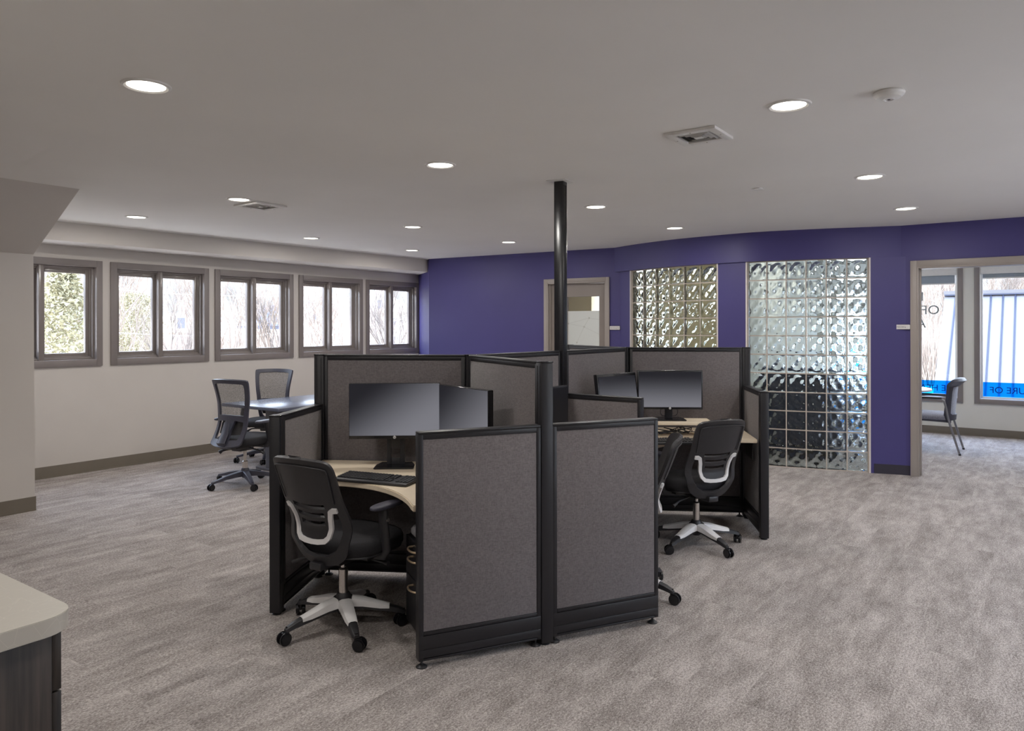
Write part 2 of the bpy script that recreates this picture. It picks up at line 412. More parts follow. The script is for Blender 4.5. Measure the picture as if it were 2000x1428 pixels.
# ------------------------------------------------------------------ room shell (all in u, v, z of the room)
fl = MB().box(-4.2, 12.4, -3.2, 8.5, -.12, 0).build('floor', M_CARPET, smooth=False); room(struct(fl))
cl = MB().box(-4.2, 12.4, -3.2, 8.5, CEIL, CEIL + .12).build('ceiling', M_CEIL, smooth=False); room(struct(cl))

def holed(mb, s0, s1, z0, z1, holes, f):
    """fill the rectangle s0..s1 x z0..z1 minus holes with boxes through f(sa, sb, za, zb)"""
    xs = sorted({s0, s1} | {min(max(h[0], s0), s1) for h in holes} | {min(max(h[1], s0), s1) for h in holes})
    for a, b2 in zip(xs, xs[1:]):
        if b2 - a < 1e-6: continue
        hs = sorted([(h[2], h[3]) for h in holes if h[0] <= a + 1e-6 and h[1] >= b2 - 1e-6]); z = z0
        for (ha, hb) in hs:
            if ha > z + 1e-6: f(a, b2, z, ha)
            z = max(z, hb)
        if z < z1 - 1e-6: f(a, b2, z, z1)
VW = 8.299
WIN = [(2.76, 3.936), (4.022, 5.200), (5.283, 6.460), (6.555, 7.728), (7.797, 8.962)]
WZ0, WZ1 = 1.133, 2.268
def wl(mb):
    holes = [(a + .06, b2 - .06, WZ0 + .066, WZ1 - .066) for a, b2 in WIN]
    holed(mb, 2.5, 9.2, 0, CEIL, holes, lambda a, b2, c, d: mb.box(a, b2, VW, VW + .2, c, d)); return mb
room(struct(wl(MB()).build('wall_left', M_WALL, smooth=False)))
# drywall joint bumps between windows are left to the paint; the soffit over the windows
sof = MB(); sof.prism([(2.6, 7.85), (8.545, 7.715), (8.75, 8.0), (8.97, VW + .02), (2.6, VW + .02)], 2.403, CEIL + .01)
o = sof.build('trim_1', M_WALL, smooth=False); room(struct(o, 'grey boxed soffit over the window row'))
# knee wall with sloped ceiling ending at the window bay
kn = MB(); b = kn.b
e0 = [(6.92, 0, 2.731), (6.92, 2.165, 2.722), (5.865, CEIL + .01, 2.63), (8.5, CEIL + .01, 2.63), (8.5, 0, 2.731)]
va_ = [b.verts.new((u, v, z)) for v, z, u in e0]; vb_ = [b.verts.new((-4.2, v, z)) for v, z, u in e0]
b.faces.new(va_); b.faces.new(list(reversed(vb_)))
for i in range(5):
    j = (i + 1) % 5; b.faces.new((va_[i], vb_[i], vb_[j], va_[j]))
room(struct(kn.build('wall_knee', M_WALL, smooth=False)))
# far rear and right walls (behind and beside the camera)
room(struct(MB().box(-4.2, -4.0, -3.2, 8.5, 0, CEIL).build('wall_rear', M_WALL, smooth=False)))
ADDED_WIN = [(3.0, 4.6), (5.2, 6.8)]  # unseen windows, added to bring cool daylight onto the floor from the right
mb = MB(); holed(mb, -4.2, 8.8, 0, CEIL, [(a, b2, .60, 2.35) for a, b2 in ADDED_WIN], lambda a, b2, c, d: mb.box(a, b2, -3.2, -3.0, c, d))
room(struct(mb.build('wall_right', M_WALL, smooth=False)))

def wall_seg(mb, p0, p1, th, z0, z1, holes=()):
    p0 = Vector(p0).to_3d(); p1 = Vector(p1).to_3d(); d = p1 - p0; L = d.length
    a = math.atan2(d.y, d.x); M = Matrix.Translation(p0) @ Matrix.Rotation(a, 4, 'Z')
    holed(mb, 0, L, z0, z1, holes, lambda s0, s1, c, e2: mb.box(s0, s1, 0, th, c, e2, M=M)); return M, L
# purple back wall, its doorway, then the bowed glass block wall and the wide opening
S2a, S2b = (8.47, 7.62), (8.728, 4.571)
mb = MB(); wall_seg(mb, (8.985, VW + .02), (8.545, 7.715), .15, 0, CEIL); wall_seg(mb, (8.545, 7.715), (8.47, 7.62), .15, 0, CEIL)
M2, L2 = wall_seg(mb, S2a, (8.745, 4.37), .15, 0, CEIL, [(2.059, 2.941, 0, 2.155)])
room(struct(mb.build('wall_back', M_PURP, smooth=False)))
HD = catmull([Vector(p) for p in [(8.728, 4.571), (8.50, 4.10), (8.32, 3.56), (8.24, 3.0), (8.225, 2.53), (8.345, 1.95), (8.49, 1.50), (8.60, 1.17)]], 10)
LW = catmull([Vector(p) for p in [(8.77, 4.56), (8.535, 4.10), (8.355, 3.56), (8.27, 3.0), (8.25, 2.53), (8.355, 1.95), (8.495, 1.50), (8.60, 1.13), (8.60, 1.022)]], 10)
def arc(c):
    s = [0]
    for a, b2 in zip(c, c[1:]): s.append(s[-1] + (b2 - a).length)
    return s
LS = arc(LW)
def onL(s, off=0.0):
    s = max(0, min(LS[-1], s))
    for i in range(len(LS) - 1):
        if LS[i + 1] >= s:
            t = (s - LS[i]) / (LS[i + 1] - LS[i]); p = LW[i].lerp(LW[i + 1], t); d = (LW[i + 1] - LW[i]).normalized(); break
    nrm = Vector((d.y * -1, d.x)); nrm = nrm if nrm.x > 0 else -nrm       # away from the camera
    return p + nrm * off, d, nrm
def curved(mb, s0, s1, z0, z1, off0, off1, step=.08):
    n_ = max(1, int((s1 - s0) / step)); ss = [s0 + (s1 - s0) * k / n_ for k in range(n_ + 1)]
    poly = [tuple(onL(s, off0)[0]) for s in ss] + [tuple(onL(s, off1)[0]) for s in reversed(ss)]
    mb.prism(poly, z0, z1)
mb = MB(); HZ = 2.268
poly = [tuple(p) for p in HD] + [(8.82, 1.17), (8.82, 4.571)]
mb.prism(poly, HZ, CEIL + .01)
room(struct(mb.build('trim_2', M_PURP, smooth=True, angle=30), 'purple bulkhead bowing over the glass block walls'))
G1, G2 = (.300, 1.652), (1.979, 3.244)
mb = MB(); curved(mb, .05, G1[0], 0, HZ, 0, .14); curved(mb, G1[1], G2[0], 0, HZ, 0, .14); curved(mb, G2[1], LS[-1], 0, HZ, 0, .14)
room(struct(mb.build('wall_glass_piers', M_PURP, smooth=True, angle=30)))
mb = MB(); holed(mb, -3.2, 1.17, 0, CEIL, [(-.25, 1.022, 0, 2.152)], lambda a, b2, c, d: mb.box(8.60, 8.75, a, b2, c, d))
room(struct(mb.build('wall_right_of_blocks', M_PURP, smooth=False)))
# dark vinyl base on the purple piers
M_DBASE = mat('dark_base_vinyl', srgb(48, 44, 56), .5, var=.03, scale=8)
mb = MB(); curved(mb, G1[1] + .002, G2[0] - .002, 0, .10, -.006, 0); curved(mb, G2[1] + .03, LS[-1] - .06, 0, .10, -.006, 0)
room(struct(mb.build('baseboard_back', M_DBASE, smooth=False)))
# warm grey vinyl base
mb = MB(); mb.box(2.731, 8.95, VW - .006, VW, .012, .118); mb.box(2.731, 8.95, VW - .016, VW, 0, .014)
room(struct(mb.build('baseboard_left', M_BASE, smooth=False)))
mb = MB(); mb.box(-4, 2.733, 6.914, 6.92, .012, .118); mb.box(-4, 2.735, 6.906, 6.92, 0, .014); mb.box(2.731, 2.737, 6.914, VW, .0, .118)
room(struct(mb.build('baseboard_knee', M_BASE, smooth=False)))

# windows of the left wall: casing, stepped frame, mullion, two sashes each with its pane
def window(i, u0, u1):
    r = room(sroot('window_%d' % i))
    a, b2, c, d = u0 + .068, u1 - .062, WZ0 + .072, WZ1 - .070
    def ring(mb, x0, x1, z0, z1, w, y0, y1, bev=.002):
        mb.box(x0, x0 + w, y0, y1, z0, z1, bev); mb.box(x1 - w, x1, y0, y1, z0, z1, bev)
        mb.box(x0 + w, x1 - w, y0, y1, z0, z0 + w, bev); mb.box(x0 + w, x1 - w, y0, y1, z1 - w, z1, bev)
    mb = MB(); mb.box(u0, a, VW - .02, VW, WZ0, WZ1, .003); mb.box(b2, u1, VW - .02, VW, WZ0, WZ1, .003)
    mb.box(a, b2, VW - .02, VW, WZ0, c, .003); mb.box(a, b2, VW - .02, VW, d, WZ1, .003); mb.build('casing', M_TRIM, r)
    mb = MB(); ring(mb, a - .012, b2 + .012, c - .012, d + .012, .014, VW - .018, VW + .15); ring(mb, a, b2, c, d, .022, VW + .035, VW + .15); ring(mb, a + .02, b2 - .02, c + .02, d - .02, .018, VW + .065, VW + .15)
    mb.build('frame', M_FRAME, r)
    mid = (a + b2) / 2 - .01
    mb = MB(); mb.box(mid - .026, mid + .026, VW + .012, VW + .15, c, d, .004); mb.build('mullion', M_FRAME, r)
    for (x0, x1) in ((a + .036, mid - .024), (mid + .024, b2 - .036)):
        mb = MB(); ring(mb, x0, x1, c + .036, d - .036, .036, VW + .082, VW + .13, .004)
        s_ = mb.build('sash', M_FRAME, r)
        MB().box(x0 + .03, x1 - .03, VW + .104, VW + .110, c + .066, d - .066).build('pane', M_PANE, s_, smooth=False)
for i, (a, b2) in enumerate(WIN): window(i + 1, a, b2)
for i, (a, b2) in enumerate(ADDED_WIN):  # casing and pane for the added daylight windows, out of view
    r = room(sroot('window_%d' % (i + 10)))
    mb = MB(); mb.box(a - .07, a, -3.0, -2.98, .53, 2.42, .003); mb.box(b2, b2 + .07, -3.0, -2.98, .53, 2.42, .003); mb.box(a, b2, -3.0, -2.98, .53, .60, .003); mb.box(a, b2, -3.0, -2.98, 2.35, 2.42, .003)
    mb.build('casing', M_TRIM, r)
    MB().box(a, b2, -3.11, -3.104, .60, 2.35).build('pane', M_PANE, r, smooth=False)

# glass block walls: wavy blocks in a mortar grid
def glass_wall(idx, s0, s1, rows):
    r = room(sroot('window_%d' % idx)); ncol = 6; e_ = .022
    w = (s1 - s0 - 2 * e_) / ncol; h = (HZ - .012) / rows; j = .006
    mb = MB(); b = mb.b
    def add_block(sc, zc, seed):
        rng = random.Random(seed); ph = [rng.uniform(-.25, .25) for _ in range(6)]
        N = 16; hw, hh = w / 2 - j, h / 2 - j
        for side in (0, 1):
            off0 = .020 if side == 0 else .100; sg = 1 if side == 0 else -1; grid = []
            for a in range(N + 1):
                row = []
                for q in range(N + 1):
                    x = (a / N * 2 - 1); y = (q / N * 2 - 1)
                    m_ = max(0, min(1, (0.84 - max(abs(x), abs(y))) / .08)); m_ = m_ * m_ * (3 - 2 * m_)
                    dd = .0042 * m_ * (math.sin(6.0 * x + 3.4 * y + side * 1.3 + ph[0]) + math.sin(4.2 * y - 5.2 * x + side * 2.1 + ph[1]) + .7 * math.sin(8.5 * y + 2.2 * x + ph[2]) + .5 * math.sin(9.5 * x * y + ph[3]))
                    edge = max(0, (max(abs(x), abs(y)) - .93) / .07) ** 2 * .004
                    dep = off0 + sg * (.004 * m_ + edge) + dd
                    p, dr, nn = onL(sc + x * hw, dep); row.append(b.verts.new((p.x, p.y, zc + y * hh)))
                grid.append(row)
            for a in range(N):
                for q in range(N):
                    f = (grid[a][q], grid[a + 1][q], grid[a + 1][q + 1], grid[a][q + 1]); b.faces.new(f if side == 0 else tuple(reversed(f)))
            if side == 0: G0 = grid
        G = grid
        per = [(a, 0) for a in range(N)] + [(N, q) for q in range(N)] + [(a, N) for a in range(N, 0, -1)] + [(0, q) for q in range(N, 0, -1)]
        for k in range(len(per)):
            a1 = per[k]; a2 = per[(k + 1) % len(per)]
            b.faces.new((G0[a1[0]][a1[1]], G[a1[0]][a1[1]], G[a2[0]][a2[1]], G0[a2[0]][a2[1]]))
    for c in range(ncol):
        for q in range(rows):
            add_block(s0 + e_ + (c + .5) * w, .006 + (q + .5) * h, idx * 1000 + c * 20 + q)
    mb.build('glass_blocks', M_GB, r, angle=60)
    mb = MB()
    for c in range(ncol + 1):
        s = s0 + e_ + c * w; half = j if 0 < c < ncol else j
        curved(mb, s - half, s + half, .0, HZ, .026, .094, step=.2)
    for q in range(rows + 1):
        z = .006 + q * h; curved(mb, s0 + e_, s1 - e_, max(0, z - j), min(HZ, z + j), .027, .093)
    mb.build('mortar', M_MORT, r, smooth=False)
    mb = MB(); curved(mb, s0, s0 + e_ - j, 0, HZ, -.003, .13, step=.2); curved(mb, s1 - e_ + j, s1, 0, HZ, -.003, .13, step=.2)
    mb.build('edge_channel', mat('pale_channel', srgb(214, 206, 200), .5, var=.02, scale=20), r, smooth=False)
glass_wall(6, G1[0], G1[1], 11)
glass_wall(7, G2[0], G2[1], 11)

# door in the purple wall: frame, leaf with frosted lite
r = sroot('door_1'); 
r.matrix_world = Matrix.Rotation(RZ, 4, 'Z') @ M2
mb = MB()
for (a, b2, c, d) in ((2.007, 2.059, 0, 2.207), (2.941, 2.992, 0, 2.207), (2.059, 2.941, 2.155, 2.207)):
    mb.box(a, b2, -.022, 0, c, d, .004)
mb.box(2.055, 2.075, -.018, .15, 0, 2.155, .003); mb.box(2.925, 2.945, -.018, .15, 0, 2.155, .003); mb.box(2.075, 2.925, -.018, .15, 2.137, 2.16, .003)
mb.box(2.075, 2.09, .03, .05, 0, 2.14); mb.box(2.91, 2.925, .03, .05, 0, 2.14)
mb.build('door_frame', M_TRIM2, r)
mb = MB(); holed(mb, 2.078, 2.922, .008, 2.132, [(2.335, 2.815, .30, 1.957)], lambda a, b2, c, d: mb.box(a, b2, .055, .10, c, d))
dl = mb.build('door_leaf', mat('door_taupe', srgb(136, 126, 120), .45, var=.02, scale=6), r, smooth=False)
MB().box(2.335, 2.815, .072, .080, 1.762, 1.957).build('clear_pane', M_PANE, dl, smooth=False)
m, n, b = node_mat('frosted_film'); b.inputs['Base Color'].default_value = srgb(222, 224, 220); b.inputs['Roughness'].default_value = .45
b.inputs['Transmission Weight'].default_value = .35
fr_ = MB().box(2.335, 2.815, .070, .082, .30, 1.762).build('frosted_pane', m, dl, smooth=False)
M_DOT = mat('film_dot', srgb(198, 198, 192), .5, var=.02)
mb = MB(); pts = [(2.66, 1.665), (2.585, 1.545), (2.345, 1.59), (2.475, 1.33), (2.40, .95), (2.70, .80), (2.62, 1.05)]
for (x, z) in pts: mb.cone((x, .0695, z), (x, .068, z), .012, seg=16)
for (i, j) in ((0, 2), (1, 3), (2, 1), (3, 4), (4, 6), (6, 5), (0, 1)):
    p, q = Vector((pts[i][0], .0692, pts[i][1])), Vector((pts[j][0], .0692, pts[j][1])); mb.cone(p, q, .0012, seg=6)
mb.cone((2.66, .0692, 1.665), (2.815, .0692, 1.64), .0012, seg=6); mb.cone((2.585, .0692, 1.545), (2.815, .0692, 1.44), .0012, seg=6)
mb.build('dot_and_line_graphic', M_DOT, dl)
mb = MB(); mb.cone((2.86, .055, .98), (2.86, .0, .98), .012, seg=16); mb.tube([(2.86, .005, .98), (2.80, .002, .98), (2.74, .006, .98)], .009); mb.cone((2.86, .055, .98), (2.86, .048, .98), .03, seg=24)
mb.build('door_handle', M_CHROME, dl)
# wide opening beside the glass blocks
r = room(sroot('door_2'))
mb = MB()
for (a, b2, c, d) in ((1.022, 1.083, 0, 2.218), (-.311, -.25, 0, 2.218), (-.25, 1.022, 2.152, 2.218)):
    mb.box(8.578, 8.60, a, b2, c, d, .004); mb.box(8.75, 8.772, a, b2, c, d, .004)
mb.box(8.582, 8.768, 1.006, 1.026, 0, 2.155, .003); mb.box(8.582, 8.768, -.254, -.234, 0, 2.155, .003); mb.box(8.582, 8.768, -.234, 1.006, 2.136, 2.156, .003)
mb.box(8.655, 8.70, .992, 1.008, 0, 2.138, .003)
mb.build('door_frame', M_TRIM2, r)

# room beyond: outer wall with two tall windows, side wall, low ceiling lights
UF = 12.243
FW = [(.882, 2.66), (-.90, .746)]     # casing outer v ranges
M_BEIGE = mat('beige_paint', srgb(214, 200, 162), .6, var=.02, scale=3)
mb = MB(); holed(mb, 2.88, 8.5, 0, CEIL, [(5.7, 6.9, .9, 2.3), (3.6, 4.2, 1.5, 2.3)], lambda a, b2, c, d: mb.box(UF, UF + .2, a, b2, c, d))
room(struct(mb.build('wall_far_beige', M_BEIGE, smooth=False)))
mb = MB(); holed(mb, -3.2, 2.88, 0, CEIL, [(a + .06, b2 - .06, .52, 2.40) for a, b2 in FW], lambda a, b2, c, d: mb.box(UF, UF + .2, a, b2, c, d))
M_WALL2 = mat('off_white_paint', srgb(216, 214, 206), .6, var=.015, scale=3)
room(struct(mb.build('wall_far', M_WALL2, smooth=False)))
room(struct(MB().box(8.42, UF, 2.80, 2.88, 0, CEIL).build('wall_partition', M_WALL2, smooth=False)))
room(struct(MB().box(8.42, UF, 2.88, 2.90, 0, CEIL).build('wall_partition_beige', M_BEIGE, smooth=False)))
room(struct(MB().box(8.985, UF, 8.32, 8.5, 0, CEIL).build('wall_end', M_WALL2, smooth=False)))
room(struct(MB().box(8.6, UF, -3.2, -3.0, 0, CEIL).build('wall_side', M_WALL2, smooth=False)))
mb = MB(); mb.box(UF - .006, UF, -3, 2.6, .012, .105); mb.box(UF - .016, UF, -3, 2.6, 0, .013)
room(struct(mb.build('baseboard_far', M_BASE, smooth=False)))
for i, (a, b2) in enumerate(FW):
    r = room(sroot('window_%d' % (8 + i)))
    c, d = .455, 2.455; w = .066
    mb = MB()
    mb.box(UF - .02, UF, a, a + w, c, d, .003); mb.box(UF - .02, UF, b2 - w, b2, c, d, .003); mb.box(UF - .02, UF, a + w, b2 - w, c, c + w, .003); mb.box(UF - .02, UF, a + w, b2 - w, d - w, d, .003)
    mb.build('casing', M_TRIM, r)
    mb = MB()
    for (x0, x1, z0, z1, w2, u0, u1) in ((a + .055, b2 - .055, c + .055, d - .055, .02, UF - .01, UF + .12), (a + .07, b2 - .07, c + .07, d - .07, .03, UF + .06, UF + .12)):
        mb.box(u0, u1, x0, x0 + w2, z0, z1, .002); mb.box(u0, u1, x1 - w2, x1, z0, z1, .002); mb.box(u0, u1, x0 + w2, x1 - w2, z0, z0 + w2, .002); mb.box(u0, u1, x0 + w2, x1 - w2, z1 - w2, z1, .002)
    mb.build('frame', M_WHITE, r)
    MB().box(UF + .085, UF + .090, a + .09, b2 - .09, c + .09, d - .09).build('pane', M_PANE, r, smooth=False)
    mb = MB(); mb.box(UF + .084, UF + .0845, a + .095, b2 - .095, .548, .757)
    film = room(mb.build('window_film', M_BLUEF, smooth=False))
    tag(film, ['blue lettered film strip along the foot of the left far window', 'blue lettered film strip along the foot of the right far window'][i], 'window film')
    # lettering reads the right way from outside, so it is mirrored from in here
    T = Matrix(((0, 0, 1, UF + .083), (1, 0, 0, 0), (0, 1, 0, 0), (0, 0, 0, 1)))
    if i == 0:
        M_ = Matrix.Translation((0, .93, .645)) @ T; text('lettering', 'THE HEALTH', .125, M_BLUET, film, M_, align='LEFT')
    else:
        M_ = Matrix.Translation((0, -.075, .645)) @ T; text('lettering', 'FUTURE OF', .125, M_BLUET, film, M_, align='LEFT')
    # roller shade in its cassette
    sh = room(thing('roller_shade', ['raised white roller shade at the top of the left far window', 'raised white roller shade at the top of the right far window'][i], 'window shade'))
    MB().box(UF + .0, UF + .05, a + .078, b2 - .078, 2.275, 2.378, .004).build('cassette', M_WHITE, sh)
    MB().box(UF + .03, UF + .034, a + .10, b2 - .10, 2.215 - .06 * (1 - i), 2.28).build('shade_cloth', mat('shade_cloth', srgb(150, 160, 170), .7, var=.03), sh, smooth=False)
    MB().box(UF + .024, UF + .038, a + .10, b2 - .10, 2.205 - .06 * (1 - i), 2.222 - .06 * (1 - i), .003).build('hem_bar', M_WHITE, sh)
lt = room(thing('window_lettering', 'grey mirrored letters M, OF and A on the left far window', 'window lettering'))
for (body, vr, z) in (('MAKERS', 1.375, 1.975), ('OF', 1.177, 1.777), ('ART', 1.352, 1.58)):
    M_ = Matrix.Translation((0, vr, z)) @ T; text('lettering', body, .185, M_GREYT, lt, M_, align='LEFT')

# ------------------------------------------------------------------ ceiling fittings
def downlight(u, v, label):
    t = room(thing('recessed_ceiling_light', label, 'ceiling light', P(u, v, CEIL), RZ))
    t.rotation_euler = (0, 0, RZ)
    mb = MB(); mb.lathe([(.076, .002), (.078, -.004), (.088, -.009), (.098, -.006), (.101, 0), (.101, .004), (.076, .004)], 40); mb.build('trim_ring', M_WHITE, t)
    mb = MB(); mb.lathe([(0, -.0035), (.0765, -.0035), (.0765, .002), (0, .002)], 40); mb.build('lens', M_LENS, t)
    ld = bpy.data.lights.new('downlight', 'AREA'); ld.shape = 'DISK'; ld.size = .15; ld.energy = LAMP_W; ld.color = (1.0, .965, .915)
    lo = bpy.data.objects.new('downlight_lamp', ld); C.objects.link(lo); lo.parent = t; lo.location = (0, 0, -.012)
    return t
cols = [1.6754, 3.6001, 5.648, 7.354]; rows = [.9615, 3.1381, 5.3061, 6.9249]
LT = {(0, 1): 'largest round ceiling light, nearest the camera on the left', (1, 0): 'large round ceiling light between the square vent and the smoke detector',
 (1, 1): 'round ceiling light left of the black pole, nearest of its row', (1, 2): 'round ceiling light just behind the left square vent', (1, 3): 'round ceiling light nearest the sloped ceiling at far left',
 (2, 0): 'round ceiling light on the right, second from the front', (2, 1): 'round ceiling light just right of the black pole', (2, 2): 'round ceiling light in mid ceiling, right of the one by the soffit',
 (2, 3): 'round ceiling light along the window soffit, past the left vent', (3, 0): 'round ceiling light nearest the wide doorway on the right', (3, 1): 'small round ceiling light in front of the glass block bulkhead',
 (3, 2): 'small round ceiling light just left of the black pole near the purple wall', (3, 3): 'farthest small round ceiling light in the purple wall and soffit corner'}
for (i, j), lb in LT.items(): downlight(cols[i], rows[j], lb)
for (u, v, lb) in ((-.45, .96, 'round ceiling light behind the camera on the right'), (-.45, 3.14, 'round ceiling light behind the camera by the counter'), (-2.5, .96, 'round ceiling light at the rear of the room on the right'),
                   (-2.5, 3.14, 'round ceiling light at the rear of the room in the middle'), (1.6754, .96, 'round ceiling light just right of the camera'), (3.6, -1.3, 'round ceiling light off to the right of the vent'), (7.354, -1.3, 'round ceiling light off to the right near the doorway'),
                   (10.4, 1.2, 'round ceiling light over the round white table in the next room'), (10.4, -.8, 'round ceiling light in the next room, right of the table'), (9.6, 2.2, 'added round ceiling light behind the right glass block wall'), (10.4, 5.6, 'round ceiling light in the room behind the door'), (10.4, 3.6, 'added round ceiling light behind the left glass block wall')):  # lights in the rooms beyond are unseen, some added to brighten those rooms
    downlight(u, v, lb)

def vent(u, v, s, label):
    t = thing('ceiling_vent', label, 'ceiling vent', P(u, v, CEIL), RZ)
    mb = MB(); h = s / 2
    def ring(o_, i_, z0, z1):
        mb.box(-o_, o_, -o_, -i_, z0, z1, .001); mb.box(-o_, o_, i_, o_, z0, z1, .001); mb.box(-o_, -i_, -i_, i_, z0, z1, .001); mb.box(i_, o_, -i_, i_, z0, z1, .001)
    ring(h, h - .045, -.016, -.001); mb.build('frame', M_WHITE, t)
    MB().box(-h + .03, h - .03, -h + .03, h - .03, -.002, .001).build('backing', M_BLK, t, smooth=False)
    mb = MB(); 
    for k in range(4):
        a = h - .048 - k * .024
        if a < .02: break
        bb = bmesh.new(); lo_ = [bb.verts.new((x * a, y * a, -.004)) for x, y in ((-1, -1), (1, -1), (1, 1), (-1, 1))]; a2 = a - .019
        hi_ = [bb.verts.new((x * a2, y * a2, -.017)) for x, y in ((-1, -1), (1, -1), (1, 1), (-1, 1))]
        for q in range(4): bb.faces.new((lo_[q], lo_[(q + 1) % 4], hi_[(q + 1) % 4], hi_[q]))
        bmesh.ops.solidify(bb, geom=list(bb.faces), thickness=.0012); mb.add(bb)
    mb.box(-.022, .022, -.022, .022, -.018, -.014, .001)
    mb.build('louvers', M_WHITE, t, smooth=False)
    for x, y in ((1, 0), (-1, 0), (0, 1), (0, -1)): MB().cone((x * (h - .02), y * (h - .02), -.016), (x * (h - .02), y * (h - .02), -.018), .004, seg=12).build('screw', M_CHROME, t)
vent(3.87, 1.511, .285, 'square white ceiling vent on the right, near the pole side of the large light')
vent(3.885, 5.42, .31, 'square white ceiling vent on the left, beside a round light')
sm = thing('smoke_detector', 'white domed smoke detector on the ceiling at upper right', 'smoke detector', P(3.66, .545, CEIL), RZ)
MB().lathe([(0, -.034), (.03, -.034), (.05, -.028), (.063, -.016), (.066, -.008), (.062, 0), (0, 0)], 40).build('body', M_WHITE, sm)
MB().lathe([(.016, -.033), (.018, -.038), (.022, -.038), (.024, -.033)], 30).build('sensor_ring', M_SILV, sm)
MB().cone((.0, 0, -.033), (.0, 0, -.0365), .006, seg=16).build('test_button', M_BLK2, sm); MB().box(.055, .068, -.006, .006, -.012, -.007, .001).build('vent_slot', M_BLK2, sm)
tag(MB().lathe([(0, -.012), (.038, -.012), (.042, -.009), (.042, -.006), (.034, -.004), (.034, 0), (0, 0)], 32).build('sprinkler_cover', M_WHITE), 'small flat white sprinkler cover disc on the ceiling right of the pole', 'sprinkler').location = P(5.63, 1.73, CEIL)

# ------------------------------------------------------------------ cubicle cluster
TH, TALL, LOW, T = 53.565, 1.3745, 1.0694, .060
N2 = Vector((.3507, 5.3078, 0)); N1 = N2 - .9927 * D(TH) + Vector((-.014, 0, 0)); N3 = N2 + .9927 * D(TH)
A_ = Vector((.158, 3.599, 0)); B_ = Vector((-1.198, 4.617, 0)); C_ = Vector((1.900, 5.998, 0)); E_ = Vector((.543, 7.016, 0))
WL = .6453
def panel(p, q, top, label, trim_a=.03, trim_b=.03, group='cubicle panels', endcap=False, tiles=1):
    d = q - p; L = d.length; a = math.atan2(d.y, d.x)
    t = thing('cubicle_panel', label, 'partition panel', p, a, group)
    x0, x1 = trim_a + .002, L - trim_b - .002; h = T / 2 - .004; z0 = .035
    mb = MB()
    mb.box(x0, x0 + .022, -h, h, z0, top - .012, .002); mb.box(x1 - .022, x1, -h, h, z0, top - .012, .002)
    mb.box(x0 + .022, x1 - .022, -h, h, top - .034, top - .012, .002); mb.box(x0 + .022, x1 - .022, -h, h, .150, .166, .002); mb.box(x0 + .022, x1 - .022, -h, h, z0, z0 + .01, .002)
    mb.box(x0 + .02, x1 - .02, -.012, .012, .05, top - .03)
    mb.build('frame', M_BLK, t)
    for s in (-1, 1):
        y0, y1 = sorted((s * .012, s * (h - .003)))
        MB().box(x0 + .0225, x1 - .0225, y0, y1, .1665, top - .0345, .002).build('fabric_tile', M_FAB, t)
        y0, y1 = sorted((s * .012, s * (h + .001)))
        mb = MB(); mb.box(x0 + .002, x1 - .002, y0, y1, .048, .085, .002); mb.box(x0 + .002, x1 - .002, y0, y1, .086, .148, .002); mb.build('base_cover', M_BLK, t)
    MB().box(x0, x1, -h - .001, h + .001, top - .012, top, .004).build('top_cap', M_BLK, t)
    for x in (x0 + .02, x1 - .02):
        mb = MB(); mb.cone((x, 0, .012), (x, 0, .05), .006, seg=12); mb.lathe([(0, 0), (.026, 0), (.026, .004), (.012, .013), (0, .013)], 20, tr(x, 0, 0)); mb.build('glide_foot', M_BLK2, t)
    return t
def post(p, ang, top, label, w=.062, z0=.012, group='cubicle posts'):
    t = thing('panel_post', label, 'panel post', (p.x, p.y, 0), math.radians(ang), group); h = w / 2
    mb = MB(); mb.box(-h, h, -h, h, z0, top - .006, .003)
    for k in (-.014, .014): mb.box(k - .002, k + .002, -h - .0015, h + .0015, .17, top - .02)
    mb.build('column', M_BLK, t)
    MB().box(-h - .0015, h + .0015, -h - .0015, h + .0015, top - .006, top + .002, .002).build('cap', M_BLK3, t)
    MB().lathe([(0, 0), (.024, 0), (.024, .004), (.008, .012), (0, .012)], 20).build('glide_foot', M_BLK2, t)
    return t
FD = D(TH - 30)
post(N1, TH, TALL, 'black post where three tall panels meet, above the left monitors')
post(A_, TH - 120, TALL, 'tall black post in front, between the two low front panels')
post(B_, TH + 120, TALL, 'tall black post at the left end of the left desk panel')
post(N3, TH, TALL, 'black post joining two tall panels behind the small right monitor')
post(C_, TH - 60, TALL, 'tall black post at the right end of the right desk panel')
post(E_, TH + 60, TALL, 'tall black post at the far end of the rear panel')
pole = thing('power_pole', 'black square power pole rising from the cubicles to the ceiling', 'pole', N2, math.radians(TH + 8))
mb = MB(); h = .036; mb.box(-h, h, -h, h, .02, CEIL - .004, .004)
for k in (-.018, 0, .018): mb.box(k - .002, k + .002, -h - .0015, h + .0015, 1.0, CEIL - .03)
mb.build('column', M_BLK3, pole)
mb = MB(); mb.box(-.085, .085, -.075, .075, CEIL - .004, CEIL - .0005, .001)
for x in (-1, 1):
    for y in (-1, 1): mb.cone((x * .065, y * .055, CEIL - .004), (x * .065, y * .055, CEIL - .007), .004, seg=10)
mb.build('ceiling_plate', M_WHITE, pole)
MB().lathe([(0, 0), (.03, 0), (.03, .01), (0, .02)], 20).build('glide_foot', M_BLK2, pole)
panel(N1, B_, TALL, 'tall grey fabric panel behind the left pair of monitors')
panel(N1, A_, TALL, 'tall grey fabric panel running from the front post back to the left desks')
panel(N1, N2, TALL, 'tall grey fabric panel between the left junction and the black pole', trim_b=.041)
panel(N2, N3, TALL, 'tall grey fabric panel just right of the black pole', trim_a=.041)
panel(N3, C_, TALL, 'tall grey fabric panel behind the right large monitor')
panel(N3, E_, TALL, 'tall panel at the back, only its top edge showing')
